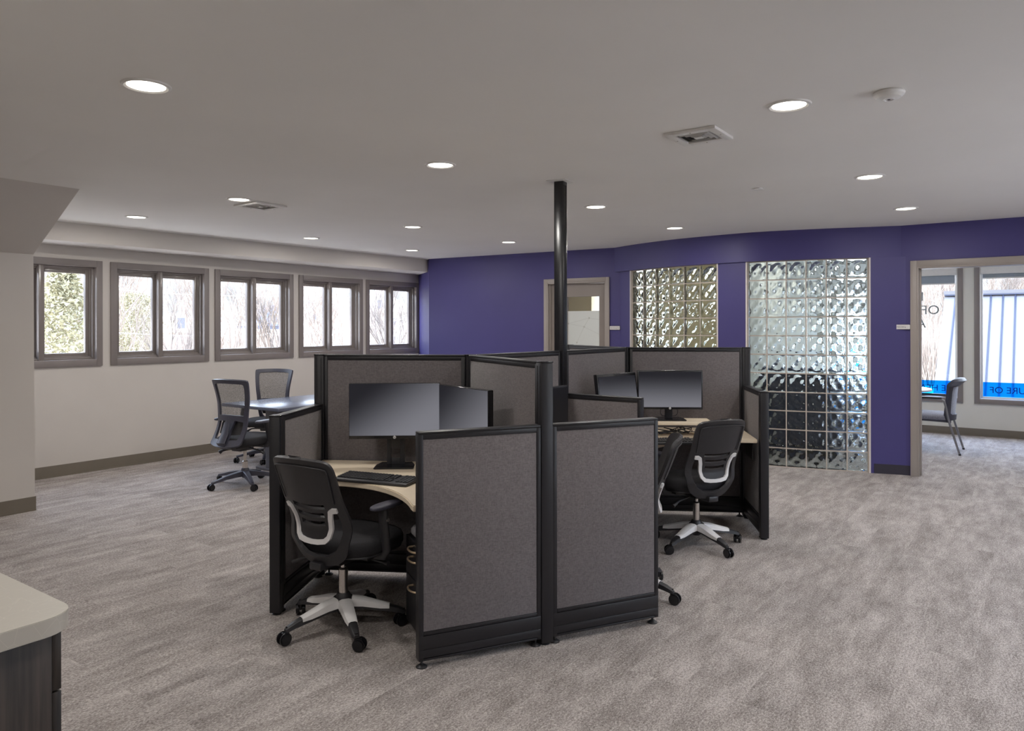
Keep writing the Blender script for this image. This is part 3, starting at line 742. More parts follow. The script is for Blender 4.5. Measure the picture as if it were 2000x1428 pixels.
panel(A_, A_ - WL * FD, LOW, 'low fabric panel in front, left of the tall front post', trim_b=0)
panel(A_, A_ + WL * FD, LOW, 'low fabric panel in front, right of the tall front post', trim_b=0)
def end_post(p, ang, top, label): return post(p, ang, top, label, w=.058)
W1e = B_ + WL * D(TH - 150); W5e = C_ + WL * D(TH - 150); Me = N2 + WL * D(TH - 90)
panel(B_, W1e, LOW, 'low fabric side panel beside the left desk, on the window side', trim_b=.03)
end_post(W1e + D(TH - 150) * -.0, TH - 150, LOW, 'low black end post of the left desk side panel')
panel(N2, Me, LOW, 'low fabric panel in the middle, running from the pole towards the right desk', trim_a=.046, trim_b=.0)
panel(C_, W5e, LOW, 'low fabric side panel at the right edge of the cubicles', trim_b=.03)
end_post(W5e, TH - 150, LOW, 'low black end post at the right edge of the cubicles')

# 120 degree corner worktops with a curved front
DZ = .722
def desk(Np, a1, L1, a2, L2_, label, dep=.60):
    """a1, a2: directions of the two panels from the corner; a2 = a1 + 120 (counter-clockwise)"""
    e1, e2 = D(a1), D(a2); n1 = Vector((-e1.y, e1.x, 0)); n2 = Vector((e2.y, -e2.x, 0))
    g = .034; m_ = (e1 + e2).normalized(); cor = Np + m_ * (g / math.sin(math.radians(60)))
    p1 = cor + e1 * (L1 - g - .03); p2 = cor + e2 * (L2_ - g - .03); q1 = p1 + n1 * dep; q2 = p2 + n2 * dep
    k1 = q1 - e1 * .03; k2 = q2 - e2 * .03; inner = cor + m_ * (dep / math.sin(math.radians(60))) * .86
    cur = [q1]
    for k in range(0, 17):
        t = k / 16; cur.append(k1 * (1 - t) ** 2 + inner * 2 * t * (1 - t) + k2 * t * t)
    cur.append(q2)
    poly = [cor, p1] + cur + [p2]
    t = thing('corner_desk', label, 'desk', (Np.x, Np.y, 0)); rel = [(p.x - Np.x, p.y - Np.y) for p in poly]
    mb = MB(); mb.prism(rel, DZ - .029, DZ, bev=.004); mb.build('worktop', M_DESK, t, angle=30)
    # brackets and a rear modesty support down to the floor
    mb = MB(); c_ = cor - Np + m_ * .05
    mb.box(c_.x - .03, c_.x + .03, c_.y - .03, c_.y + .03, 0, DZ - .03, .004); mb.build('corner_leg', M_BLK, t)
    for (pp, ee, nn) in ((p1, e1, n1), (p2, e2, n2)):
        a = math.atan2(nn.y, nn.x); s_ = pp - Np - ee * .02; 
        mb = MB(); mb.box(.0, dep - .06, -.004, .004, DZ - .16, DZ - .03, .002, M=Matrix.Translation((s_.x, s_.y, 0)) @ Matrix.Rotation(a, 4, 'Z')); mb.build('cantilever_bracket', M_BLK, t)
    return t
desk(N1, TH + 120, .966, TH + 240, .99, 'cream corner desk on the left with a curved front edge')
desk(N3, TH + 180, .99, TH + 300, .966, 'cream corner desk on the right behind the silver trimmed chair')
desk(N1, TH - 120, .99, TH, .99, 'cream corner desk hidden behind the right front panel')

# ------------------------------------------------------------------ monitors, keyboards
def monitor(w, h, x, y, zc, ang, label, scr, tilt=0, bez=.010, chin=.022, base_z=DZ, standw=.095, logo=True, webcam=False, hole=True, cables=False, group='computer monitors', stand=True):
    """faces -Y in its own frame; ang turns it about z"""
    t = thing('monitor', label, 'monitor', (x, y, base_z), math.radians(ang), group); z0 = zc - base_z
    R = tr(0, 0, z0) @ rot('X', -tilt)
    mb = MB(); mb.box(-w / 2, w / 2, -.012, .022, -h / 2, h / 2, .004, M=R); mb.box(-w * .36, w * .36, .018, .045, -h * .33, h * .28, .012, M=R); mb.build('housing', M_BLK3, t)
    sc = MB().box(-w / 2 + bez, w / 2 - bez, -.0135, -.0125, -h / 2 + chin, h / 2 - (bez if not webcam else .022)).build('screen', scr, t, smooth=False)
    sc.matrix_local = R
    if logo:
        lg = MB(); lg.cone((0, -.0122, -h / 2 + chin / 2), (0, -.0140, -h / 2 + chin / 2), .0085, seg=28); lg = lg.build('brand_badge', M_SILV, t); lg.matrix_local = R
        tx = text('badge_lettering', 'hp', .0125, M_INK, lg, Matrix.Translation((0, -.0142, -h / 2 + chin / 2 + .0005)) @ rot('X', 90) @ Matrix.Shear('XY', 3, (.25, 0)).to_4x4().transposed() if False else Matrix.Translation((0, -.0142, -h / 2 + chin / 2 + .0005)) @ rot('X', 90), .0003)
    if webcam:
        wc = MB(); wc.box(-.03, .03, -.014, -.010, h / 2 - .016, h / 2 - .004, .003); wc.cone((0, -.0135, h / 2 - .010), (0, -.015, h / 2 - .010), .004, seg=14); wc = wc.build('webcam', M_BLK2, t); wc.matrix_local = R
    if stand:
        mb = MB(); zt = z0 + .02
        if hole:
            s = standw / 2
            mb.box(-s, -s + .028, .045, .062, .008, zt, .003); mb.box(s - .028, s, .045, .062, .008, zt, .003); mb.box(-s + .028, s - .028, .045, .062, .008, .045, .002); mb.box(-s + .028, s - .028, .045, .062, .10, zt, .002)
        else: mb.box(-standw / 2, standw / 2, .045, .066, .008, zt, .006)
        mb.box(-.045, .045, .03, .05, z0 - .05, z0 + .05, .004)
        mb.build('stand_neck', M_BLK2, t)
        mb = MB(); bw = .115
        mb.prism([(-bw, -.075), (bw, -.075), (bw * .99, .03), (bw * .8, .115), (-bw * .8, .115), (-bw * .99, .03)], 0, .010, bev=.003); mb.build('stand_base', M_BLK3, t)
    if cables:
        mb = MB()
        for s in (-1, 1): mb.tube(catmull([Vector(q) for q in ((s * .055, .03, z0 - h / 2 + .02), (s * .065, .035, z0 - h / 2 - .03), (s * .045, .05, z0 - h / 2 - .055), (0, .075, .03))], 6), .0028, 14)
        mb.build('cable', M_BLK2, t)
    return t
monitor(.532, .327, -.690, 4.335, 1.052, 2, 'large monitor with ring badge facing front on the left desk', SCR_DIAG, bez=.003, chin=.020, standw=.105)
monitor(.515, .327, -.262, 4.030, 1.052, -55, 'large monitor turned sideways, right one of the left desk pair', SCR_DIAG2, bez=.004, chin=.020, standw=.105)
# riser on the right desk and its monitors
rs = thing('monitor_riser', 'cream monitor riser shelf under the right large monitor', 'monitor stand', (1.235, 5.62, DZ), math.radians(-4))
MB().box(-.27, .27, -.135, .13, .088, .110, .004).build('shelf', M_DESK, rs)
for x in (-.235, .235): MB().box(x - .012, x + .012, -.10, .10, 0, .088, .003).build('leg', M_DESKE, rs)
cb = MB(); rng = random.Random(4)
for k in range(5):
    pts = [Vector((rng.uniform(-.16, .16), rng.uniform(-.06, .06), rng.uniform(.006, .06))) for _ in range(6)]; cb.tube(catmull(pts, 6), .003, 7)
cbo = cb.build('cable_tangle', M_BLK2); cbo.location = (1.235, 5.60, DZ); tag(cbo, 'black cables bundled under the cream monitor riser', 'cables')
monitor(.494, .298, 1.203, 5.63, 1.063, -3, 'widescreen monitor on the riser in front of the right tall panel', SCR_DOWN, bez=.011, chin=.017, base_z=DZ + .110, standw=.06, hole=False, cables=True)
monitor(.445, .29, .785, 5.50, 1.052, 42, 'smaller tilted monitor with webcam left of the riser monitor', SCR_DOWN, tilt=8, bez=.012, chin=.018, webcam=True, standw=.06, hole=False)
monitor(.50, .31, .215, 4.735, 1.0, 53, 'monitor mostly hidden behind the tall front post', mat('dark_screen', srgb(22, 22, 26), .3, var=.03), standw=.06, hole=False)

def keyboard(x, y, ang, label):
    t = thing('keyboard', label, 'keyboard', (x, y, DZ), math.radians(ang), 'black keyboards'); R = rot('X', 4)
    mb = MB(); mb.box(-.225, .225, -.078, .078, .006, .020, .004, M=R); mb.box(-.2, -.17, .05, .07, 0, .010, .002); mb.box(.17, .2, .05, .07, 0, .012, .002); mb.box(-.2, .2, -.075, -.06, 0, .008, .002); mb.build('body', M_BLK2, t)
    mb = MB(); rows_ = [(.058, 0), (.034, 1), (.015, 1), (-.004, 1), (-.023, 1), (-.042, 1)]
    for r_, (yy, full) in enumerate(rows_):
        for (xs, xe, step) in ((-.212, .072, .0192), (.082, .134, .0192), (.146, .218, .0192)):
            if xs == .082 and r_ in (3,): continue
            xx = xs
            while xx + .015 <= xe + .001:
                if r_ == 5 and -.15 < xx < -.03: xx += step; continue
                mb.box(xx, xx + .0162, yy - .0075, yy + .0082, .019, .0265, .0018, M=R, seg=1); xx += step
    mb.box(-.136, -.025, -.0495, -.034, .019, .0265, .0018, M=R, seg=1)
    ky = mb.build('keys', M_KEY, t); ky['kind'] = 'stuff'
    return t
keyboard(-.725, 3.935, -22, 'full size black keyboard on the left cream desk')
keyboard(1.15, 5.21, 2, 'black keyboard on the right desk, half hidden behind the chair')
mb = MB(); mb.tube([P_ + Vector((0, 0, 0)) for P_ in catmull([Vector((-.66, 3.99, DZ + .008)), Vector((-.58, 4.0, DZ + .003)), Vector((-.50, 3.93, DZ + .003)), Vector((-.38, 3.90, DZ + .003))], 8)], .002, 8)
tag(mb.build('keyboard_cable', M_BLK2), 'thin black cable running from the left keyboard to the right', 'cable')

# ------------------------------------------------------------------ office chairs
def star_base(t, r=.31, inlay=True, hubz=.145, mat_leg=None):
    ml = mat_leg or M_BLK2
    for k in range(5):
        a = 90 + k * 72; M = rot('Z', a)
        mb = MB(); b = mb.b
        secs = [(.02, .036, hubz + .012, .055), (.10, .032, hubz + .002, .045), (.20, .026, .118, .034), (.27, .022, .098, .026), (r, .018, .084, .022), (r + .012, .012, .076, .014)]
        rings = []
        for (x, hw, zt, th) in secs:
            rings.append([b.verts.new(v) for v in ((x, -hw, zt - th), (x, -hw * .85, zt - .004), (x, -hw * .5, zt), (x, hw * .5, zt), (x, hw * .85, zt - .004), (x, hw, zt - th))])
        for A, B in zip(rings, rings[1:]):
            for q in range(6): b.faces.new((A[q], A[(q + 1) % 6], B[(q + 1) % 6], B[q]))
        b.faces.new(rings[0]); b.faces.new(list(reversed(rings[-1]))); bmesh.ops.transform(b, matrix=M, verts=b.verts)
        lg = mb.build('leg', ml, t)
        if inlay:
            mb = MB(); b = mb.b; rr = []
            for (x, hw, zt, th) in ((.045, .033, hubz + .011, .04), (.10, .031, hubz + .003, .035), (.19, .0262, .1215, .024), (.235, .0215, .110, .016)):
                o_ = .0022; rr.append([b.verts.new(v) for v in ((x, -hw - o_, zt - th), (x, -hw * .85 - o_, zt - .003), (x, -hw * .5, zt + o_), (x, hw * .5, zt + o_), (x, hw * .85 + o_, zt - .003), (x, hw + o_, zt - th))])
            for A, B in zip(rr, rr[1:]):
                for q in range(5): b.faces.new((A[q], A[q + 1], B[q + 1], B[q]))
            bmesh.ops.transform(b, matrix=M, verts=b.verts); bmesh.ops.solidify(b, geom=list(b.faces), thickness=.0015)
            mb.build('silver_inlay', M_SILV, lg)
        # caster
        ca = rot('Z', a) @ tr(r, 0, 0) @ rot('Z', 35 + 50 * k)
        mb = MB()
        for s in (-1, 1):
            tt = MB(); tt.cone((-.018, s * .006, .031), (-.018, s * .025, .031), .031, seg=28, bev=.006)
            me = bpy.data.meshes.new('_q'); tt.b.to_mesh(me); tt.b.free(); bb = bmesh.new(); bb.from_mesh(me); bpy.data.meshes.remove(me); mb.add(bb, ca)
        q = bmesh.new(); bmesh.ops.create_cone(q, cap_ends=True, segments=14, radius1=.009, radius2=.009, depth=.05); mb.add(q, ca @ tr(0, 0, .058))
        tt = MB(); tt.box(-.030, .010, -.006, .006, .03, .062, .004); me = bpy.data.meshes.new('_q'); tt.b.to_mesh(me); tt.b.free(); bb = bmesh.new(); bb.from_mesh(me); bpy.data.meshes.remove(me); mb.add(bb, ca)
        mb.build('caster', M_BLK3, t)
    mb = MB(); mb.lathe([(0, .075), (.028, .075), (.034, .09), (.042, .10), (.042, hubz + .004), (.034, hubz + .03), (.030, hubz + .035), (0, hubz + .035)], 28); mb.build('hub', ml, t)

def task_chair(name='task_chair'):
    """black plastic backed chair with silver lumbar trim; faces +Y"""
    t = thing(name, '', 'office chair', (0, 0, 0), 0)
    star_base(t, r=.305)
    MB().lathe([(0, .17), (.024, .17), (.024, .30), (.020, .305), (.014, .31), (.014, .36), (0, .36)], 24).build('gas_column', M_CHROME, t)
    mb = MB(); mb.box(-.09, .09, -.12, .12, .355, .40, .012); mb.box(-.04, .04, -.20, -.05, .345, .385, .01); mb.box(-.19, .19, -.03, .03, .375, .405, .006)
    mb.tube([(.08, .05, .365), (.16, .05, .36), (.22, .06, .352), (.25, .06, .35)], [.006, .006, .008, .012]); mb.tube([(-.08, -.05, .365), (-.2, -.08, .345), (-.26, -.1, .32)], [.006, .007, .012])
    mb.build('tilt_mechanism', M_BLK2, t)
    mb = MB(); mb.cushion(.49, .42, .085, 0, .065, .405, n=3.4, crown=.012); mb.build('seat', M_CHAIRF, t)
    MB().cushion(.475, .405, .02, 0, .065, .398, n=3.4, crown=0).build('seat_pan', M_BLK2, t)
    def fm(x, s, off=0.0):
        # s: 0 bottom .. .57 top, back leans and wraps forward
        ys = -.170 - .045 * min(1, s / .12) ** .8 + (.012 * math.exp(-((s - .24) / .08) ** 2)) - .38 * max(0, s - .20) ** 1.1
        wrap = 1.15 * x * x + (.9 * max(0, .14 - s) * abs(x))
        z = .365 + s * .965
        return Vector((x, ys + wrap - off, z))
    half = [(0, 0), (.07, .004), (.123, .022), (.166, .060), (.192, .115), (.204, .170), (.207, .225), (.204, .29), (.200, .350), (.200, .420), (.200, .490), (.196, .527), (.184, .550), (.158, .562), (.09, .570), (0, .573)]
    outer = [(p.x, p.y) for p in catmull([Vector((x, y)) for x, y in mirror(half)], 4, True)]
    hl = [(0, .050), (.07, .057), (.118, .082), (.152, .128), (.165, .185), (.165, .240), (.158, .300)]
    inn = [(.142, .306), (.122, .290), (.108, .245), (.100, .190), (.084, .158), (.05, .147), (0, .144)]
    right = hl + inn
    hole = [(x, y) for x, y in hl] + [(x, y) for x, y in inn] + [(-x, y) for x, y in reversed(inn[:-1])] + [(-x, y) for x, y in reversed(hl[1:])]
    def slot(s, w, h=.0085, sag=.012):
        pts = []
        for k in range(9): q = -w + 2 * w * k / 8; pts.append((q, s - h + sag * (q / w) ** 2 * .5))
        for k in range(9): q = w - 2 * w * k / 8; pts.append((q, s + h + sag * (q / w) ** 2 * .5))
        return pts
    slots = [slot(.318, .105, .0125), slot(.272, .088, .0125), slot(.226, .078, .0125)]
    sheet('back_shell', outer, [hole] + slots, lambda x, s: fm(x, s), .018, M_BLK2, t)
    # recessed upper panel: a raised rim line
    rim = [(.165, .345), (.168, .40), (.172, .47), (.172, .51), (.160, .525), (.09, .535), (0, .539)]
    path = [fm(x, s, .006) for x, s in [(-a, b_) for a, b_ in rim] + [(a, b_) for a, b_ in reversed(rim[:-1])]]
    MB().tube(catmull(path, 5), .0035, 8).build('back_rim', M_BLK2, t)
    # silver lumbar trim
    so = [(.170, .318), (.146, .318), (.124, .304), (.110, .262), (.103, .205), (.094, .172), (.076, .156), (.04, .150), (0, .148)]
    si = [(0, .124), (.045, .125), (.088, .132), (.113, .160), (.124, .205), (.130, .255), (.143, .292), (.170, .296)]
    poly = so + [(-x, y) for x, y in reversed(so[:-1])] + [(-x, y) for x, y in reversed(si[1:])] + si
    sheet('lumbar_trim', poly, [], lambda x, s: fm(x, s, .012), .016, M_SILV, t)
    # spine from the mechanism up into the bottom of the shell
    mb = MB(); mb.tube([(0, -.08, .37), (0, -.145, .372), (0, -.165, .39), (0, -.172, .405)], [.028, .030, .028, .02], 18, flat=(1.6, .6)); mb.build('back_spine', M_BLK2, t)
    # padded front of the back
    half2 = [(0, .13), (.09, .135), (.13, .17), (.15, .24), (.165, .33), (.185, .43), (.20, .51), (.16, .535), (0, .545)]
    o2 = [(p.x, p.y) for p in catmull([Vector((x, y)) for x, y in mirror(half2)], 3, True)]
    sheet('back_pad', [q for q in o2 if True], [], lambda x, s: fm(x, s, -.030), .012, M_BLK2, t) if False else None
    for s in (-1, 1):
        mb = MB(); mb.tube([(s * .17, .03, .39), (s * .245, .03, .395), (s * .265, .025, .43), (s * .270, .01, .52), (s * .272, -.005, .60), (s * .272, -.005, .645)], [.018, .018, .022, .024, .024, .022], 18, flat=(.7, 1.2))
        ar = mb.build('armrest', M_BLK2, t)
        mb = MB(); mb.cushion(.075, .235, .022, s * .270, .03, .645, n=2.6, crown=.004); mb.build('arm_pad', M_GREYP, ar)
        mb = MB(); mb.cone((s * .29, .0, .59), (s * .302, .0, .59), .012, seg=16, bev=.003); mb.build('arm_button', M_CHROME, ar)
    return t
tc0 = task_chair()
tc0.location = (-.871, 3.80, 0); tc0.rotation_euler = (0, 0, math.radians(59 - 90)); tc0['label'] = 'black task chair with silver back trim at the left cream desk'; tc0['group'] = 'silver trimmed task chairs'
def phase(t, deg):      # turn the star base on its column
    for c in t.children:
        if c.name.split('.')[0] in ('leg', 'caster'): c.rotation_euler = (0, 0, math.radians(deg))
    return t
tc1 = dup(tc0, (1.300, 5.215, 0), math.radians(112 - 90), 'black task chair with silver back trim at the right desk', 'silver trimmed task chairs')
tc2 = dup(tc0, (.640, 4.285, 0), math.radians(170 - 90), 'black task chair almost hidden behind the right front panel', 'silver trimmed task chairs')

phase(tc0, -53); phase(tc1, -32); phase(tc2, -62)

def mesh_chair():
    t = thing('mesh_chair', '', 'office chair', (0, 0, 0), 0)
    star_base(t, r=.33, inlay=False, mat_leg=M_GREYP, hubz=.135)
    MB().lathe([(0, .15), (.027, .15), (.027, .235), (.016, .24), (.016, .38), (0, .38)], 24).build('gas_column', M_CHROME, t)
    mb = MB(); mb.box(-.10, .10, -.20, .12, .375, .415, .014); mb.box(-.06, .06, -.12, .06, .345, .385, .012); mb.box(-.24, .24, .0, .05, .385, .41, .006)
    mb.tube([(-.08, -.10, .375), (-.16, -.14, .345), (-.18, -.15, .33)], [.01, .014, .02], 10); mb.tube([(.08, -.02, .375), (.2, -.02, .36), (.25, 0, .33)], [.008, .008, .014], 10)
    mb.build('tilt_mechanism', M_BLK2, t)
    MB().cushion(.50, .49, .075, 0, .03, .415, n=3.2, crown=.012).build('seat', M_CHAIRF, t)
    def fm(x, s, off=0.0):
        ys = -.190 - .11 * max(0, 1 - s / .24) ** 1.6 - .06 * max(0, (s - .38) / .25) ** 1.5
        return Vector((x, ys + .9 * x * x - off, .415 + s))
    half = [(0, 0), (.09, .002), (.165, .012), (.195, .030), (.198, .08), (.196, .20), (.202, .32), (.218, .45), (.232, .55), (.236, .605), (.222, .622), (.12, .628), (0, .630)]
    outer = [(p.x, p.y) for p in catmull([Vector((x, y)) for x, y in mirror(half)], 3, True)]
    inh = [(0, .29), (.10, .287), (.158, .285), (.166, .36), (.180, .46), (.190, .54), (.190, .58), (.175, .588), (.09, .592), (0, .594)]
    ih = mirror(inh)
    lowh = [(0, .055), (.13, .06), (.155, .075), (.158, .15), (.158, .235), (.13, .245), (0, .25)]
    lh = [[(x, y) for x, y in [(.045, .06), (.145, .066), (.157, .09), (.160, .16), (.157, .225), (.06, .238), (.035, .15)]]]; lh.append([(-x, y) for x, y in lh[0]])
    sheet('back_frame', outer, [ih] + lh, lambda x, s: fm(x, s), .022, M_GREYP, t)
    sheet('mesh_panel', mirror([(0, .28), (.162, .28), (.172, .36), (.186, .46), (.196, .585), (.1, .598), (0, .6)]), [], lambda x, s: fm(x, s, -.009), 0, M_MESH, t)
    sheet('lumbar_support', mirror([(0, .10), (.14, .11), (.15, .2), (.13, .235), (0, .24)]), [], lambda x, s: fm(x, s, -.028), .006, M_BLK2, t)
    mb = MB(); mb.tube([(0, -.16, .395), (0, -.27, .405), (0, -.300, .45), (0, -.25, .53), (0, -.225, .64)], [.03, .034, .036, .03, .02], 18, flat=(1.5, .5)); mb.build('back_spine', M_GREYP, t)
    for s in (-1, 1):
        mb = MB(); mb.tube([(s * .19, .03, .40), (s * .265, .03, .405), (s * .285, .045, .44), (s * .28, .03, .54), (s * .278, .0, .63)], [.018, .02, .024, .026, .024], 18, flat=(.7, 1.2))
        ar = mb.build('armrest', M_BLK2, t)
        MB().cushion(.08, .25, .024, s * .275, .0, .63, n=2.6, crown=.004).build('arm_pad', M_GREYP, ar)
    return t
mc = mesh_chair(); mc.location = (-2.62, 7.235, 0); mc.rotation_euler = (0, 0, math.radians(63 - 90)); mc['label'] = 'mesh backed black chair with its back to us at the end of the dark table'; mc['group'] = 'mesh chairs at the dark table'
mc2 = dup(mc, P(5.16, 7.27) + Vector((.06, .16, 0)), math.radians(-98 - 90), 'mesh backed chair facing us on the window side of the dark table', 'mesh chairs at the dark table')

phase(mc, -50); phase(mc2, 20)

# ------------------------------------------------------------------ left meeting table
t = thing('meeting_table', 'dark rectangular meeting table under the windows', 'table', P(5.5, 6.62), RZ)
MB().box(-.9, .95, -.48, .48, .705, .738, .006).build('tabletop', M_TABLE, t)
for x in (-.55, .60):
    lg = MB().box(x - .02, x + .02, -.18, .18, .03, .70, .006).build('leg', M_TLEG, t)
    mb = MB(); mb.box(x - .03, x + .03, -.34, .34, .0, .03, .006); mb.build('foot', M_TLEG, lg)
MB().box(-.53, .58, -.015, .015, .60, .68, .004).build('cross_beam', M_TLEG, t)

# ------------------------------------------------------------------ file pedestals
def pedestal(corner, fdir, wdir, label, h=.49):
    """corner: floor point of the front corner next to the panel; fdir: out of the drawer fronts; wdir: along the front"""
    a = math.atan2(wdir.y, wdir.x)
    t = thing('file_pedestal', label, 'drawer unit', corner, a, 'mobile pedestals')
    # local x along the front; drawer front normal = local +Y when wdir x -> fdir is ccw
    sgn = 1 if (wdir.x * fdir.y - wdir.y * fdir.x) > 0 else -1
    w, d = .38, .52
    def bx(mb, x0, x1, y0, y1, z0, z1, bev=.002):
        y0, y1 = sorted((y0 * sgn, y1 * sgn)); mb.box(x0, x1, y0, y1, z0, z1, bev)
    mb = MB(); bx(mb, 0, w, -d, -.02, .05, h); mb.build('case', M_BLK, t)
    for (z0, z1) in ((.442, h - .003), (.300, .438), (.055, .296)):
        mb = MB(); bx(mb, .004, w - .004, -.02, 0, z0, z1); dr = mb.build('drawer', M_BLK, t)
        zc = z1 - .028
        pts = [Vector((w / 2 - .055, 0, zc)), Vector((w / 2 - .052, .022 * sgn, zc)), Vector((w / 2 - .03, .034 * sgn, zc)), Vector((w / 2, .038 * sgn, zc)), Vector((w / 2 + .03, .034 * sgn, zc)), Vector((w / 2 + .052, .022 * sgn, zc)), Vector((w / 2 + .055, 0, zc))]
        MB().tube(catmull(pts, 4), .005, 10).build('handle', M_BRASS, dr)
    mb = MB(); mb.cushion(w - .01, d - .02, .055, w / 2, -d / 2 * sgn, h, n=8, crown=.008); mb.build('seat_cushion', M_CUSH, t)
    for (x, y) in ((.05, -.06), (w - .05, -.06), (.05, -d + .05), (w - .05, -d + .05)):
        mb = MB(); 
        for s in (-1, 1): mb.cone((x - .012 * s - .006 * s, y * sgn, .026), (x - .004 * s, y * sgn, .026), .026, seg=20, bev=.004)
        mb.cone((x, y * sgn, .03), (x, y * sgn, .055), .007, seg=12); mb.build('caster', M_BLK3, t)
    return t
n_ = D(TH + 60)
pedestal(A_ - .575 * FD + n_ * .06, -FD, n_, 'black drawer pedestal with bow handles and grey cushion under the left desk')

# ------------------------------------------------------------------ counter at lower left
CT = .91; u0, v0 = .783, 1.751
ct = thing('counter_cabinet', 'dark streaked wood cabinet under the pale counter, lower left corner', 'cabinet', P(u0, v0), RZ)
MB().box(-2.0, -.05, .022, 1.1, .08, CT - .042, .001).build('body', M_DWOOD, ct)
for (z0, z1) in ((.09, .735), (.739, CT - .044)):
    dr = MB().box(-.049, -.03, .024, .55, z0, z1, .001).build('drawer_front' if z0 > .5 else 'door', M_DWOOD, ct)
MB().box(-1.98, -.10, .05, 1.08, 0, .08).build('toe_kick', M_BLK2, ct)
tp = thing('countertop', 'pale thread patterned countertop with a rounded corner at lower left', 'countertop', P(u0, v0, CT), RZ)
poly = [(-2.05, 1.15), (-2.05, 0)]; rr = .075
for k in range(9): a = -math.pi / 2 + k * math.pi / 16; poly.append((-rr + rr * math.cos(a), rr + rr * math.sin(a)))
poly.append((0, 1.15))
MB().prism(poly, -.040, 0, bev=.0015).build('slab', M_COUNTER, tp, angle=30)

# ------------------------------------------------------------------ signs
def sign(M, body, label, w, size):
    t = thing('room_sign', label, 'sign'); t.matrix_world = M
    mb = MB(); pl = []; h = .048; r_ = .008
    for (cx, cy, a0) in ((w / 2 - r_, h / 2 - r_, 0), (-w / 2 + r_, h / 2 - r_, 90), (-w / 2 + r_, -h / 2 + r_, 180), (w / 2 - r_, -h / 2 + r_, 270)):
        for k in range(6): a = math.radians(a0 + k * 18); pl.append((cx + r_ * math.cos(a), cy + r_ * math.sin(a)))
    MB().prism([(x * 1.03, y * 1.1) for x, y in pl], 0, .012, M=rot('X', 90)).build('backing', M_BLK3, t)
    MB().prism(pl, .0122, .0145, M=rot('X', 90)).build('face', M_SIGN, t)
    text('lettering', body, size, M_INK, t, tr(0, -.0150, 0) @ rot('X', 90), .0003)
# local x along wall to the viewer's right, y into the wall
def wall_frame(p, d): a = math.atan2(d.y, d.x); return Matrix.Translation(p) @ Matrix.Rotation(a, 4, 'Z')
dd = (P(*S2b) - P(*S2a)).normalized()
sp_ = Matrix.Rotation(RZ, 4, 'Z') @ M2 @ Vector((3.068, -.001, 1.530))
sign(wall_frame(sp_, dd), 'Multi Training Conf', 'small white name sign right of the glazed door', .145, .0165)
sign(wall_frame(P(8.594, 1.165, 1.537), (P(8.6, 0) - P(8.6, 1)).normalized()), 'Mark Billing', 'small white name sign left of the wide doorway', .16, .0175)

# ------------------------------------------------------------------ next room: round table, guest chair, dark credenza
t = thing('round_table', 'round white table in the room beyond the doorway', 'table', P(10.75, 1.62), RZ)
MB().lathe([(0, .715), (.50, .715), (.508, .722), (.508, .738), (.50, .742), (0, .742)], 56).build('tabletop', M_WHITE, t)
MB().lathe([(0, .02), (.035, .02), (.035, .715), (0, .715)], 24).build('column', M_SILV, t)
MB().lathe([(0, 0), (.28, 0), (.28, .01), (.06, .03), (0, .03)], 40).build('base', M_SILV, t)
t = thing('guest_chair', 'grey guest chair with silver legs seen through the doorway', 'chair', P(10.53, 1.06), RZ)   # faces +v
sg_ = mat('guest_seat_fabric', srgb(150, 152, 164), .85, var=.35, scale=160, bump=.3, stretch=(1, 1, .15)); M_LEGS = mat('silver_leg', srgb(150, 150, 152), .35, .6, var=.03)
MB().cushion(.50, .50, .075, 0, .06, .40, n=4, crown=.018).build('seat', sg_, t)
MB().cushion(.49, .49, .025, 0, .06, .385, n=4, crown=0).build('seat_shell', M_GREYP, t)
for s in (-1, 1):
    mb = MB(); mb.tube(catmull([Vector(q) for q in ((s * .27, -.285, .012), (s * .265, -.23, .20), (s * .262, -.17, .42), (s * .262, -.135, .60), (s * .262, -.10, .655), (s * .262, .05, .668), (s * .262, .22, .655))], 6), .0125, 16); lg = mb.build('leg', M_LEGS, t)
    MB().cone((s * .27, -.288, 0), (s * .27, -.284, .018), .014, seg=14).build('foot_cap', M_BLK2, lg)
    mb = MB(); mb.tube([(s * .262, .30, .012), (s * .262, .27, .30), (s * .262, .22, .655)], .0125, 16); lg = mb.build('leg', M_LEGS, t)
    MB().cone((s * .262, .302, 0), (s * .262, .30, .018), .014, seg=14).build('foot_cap', M_BLK2, lg)
    MB().cushion(.045, .33, .018, s * .262, .06, .668, n=3, crown=.002).build('arm_pad', M_BLK2, t)
def fg(x, s, off=0.0):
    y = -.15 - .02 - .10 * max(0, s) + .0 ; y -= .06 * max(0, (s - .42) / .06) ** 1.0 if s > .42 else 0
    return Vector((x, y - .06 + 1.5 * x * x - off, .40 + s))
half = [(0, 0), (.18, .0), (.235, .02), (.243, .08), (.240, .25), (.245, .38), (.250, .455), (.235, .475), (.10, .482), (0, .484)]
outer = [(p.x, p.y) for p in catmull([Vector((x, y)) for x, y in mirror(half)], 3, True)]
ih = mirror([(0, .065), (.15, .068), (.188, .09), (.194, .2), (.198, .35), (.19, .405), (.1, .415), (0, .417)])
sheet('back_frame', outer, [ih], lambda x, s: fg(x, s), .04, M_GREYP, t)
sheet('back_mesh', mirror([(0, .06), (.192, .06), (.200, .2), (.204, .41), (.1, .42), (0, .42)]), [], lambda x, s: fg(x, s, -.018), 0, M_MESH2, t)
t = thing('credenza', 'dark low cabinet behind the right glass block wall', 'cabinet', P(9.66, 2.36), RZ)
MB().box(-.50, .50, -.38, .40, .06, .96, .004).build('body', mat('navy_black_cabinet', srgb(48, 54, 76), .4, var=.05), t)
for x in (-1, 1): MB().box(-.515, -.501, min(0, x * .38) + .006, max(0, x * .38) - .006, .08, .94, .002).build('door', MATS['navy_black_cabinet'], t)
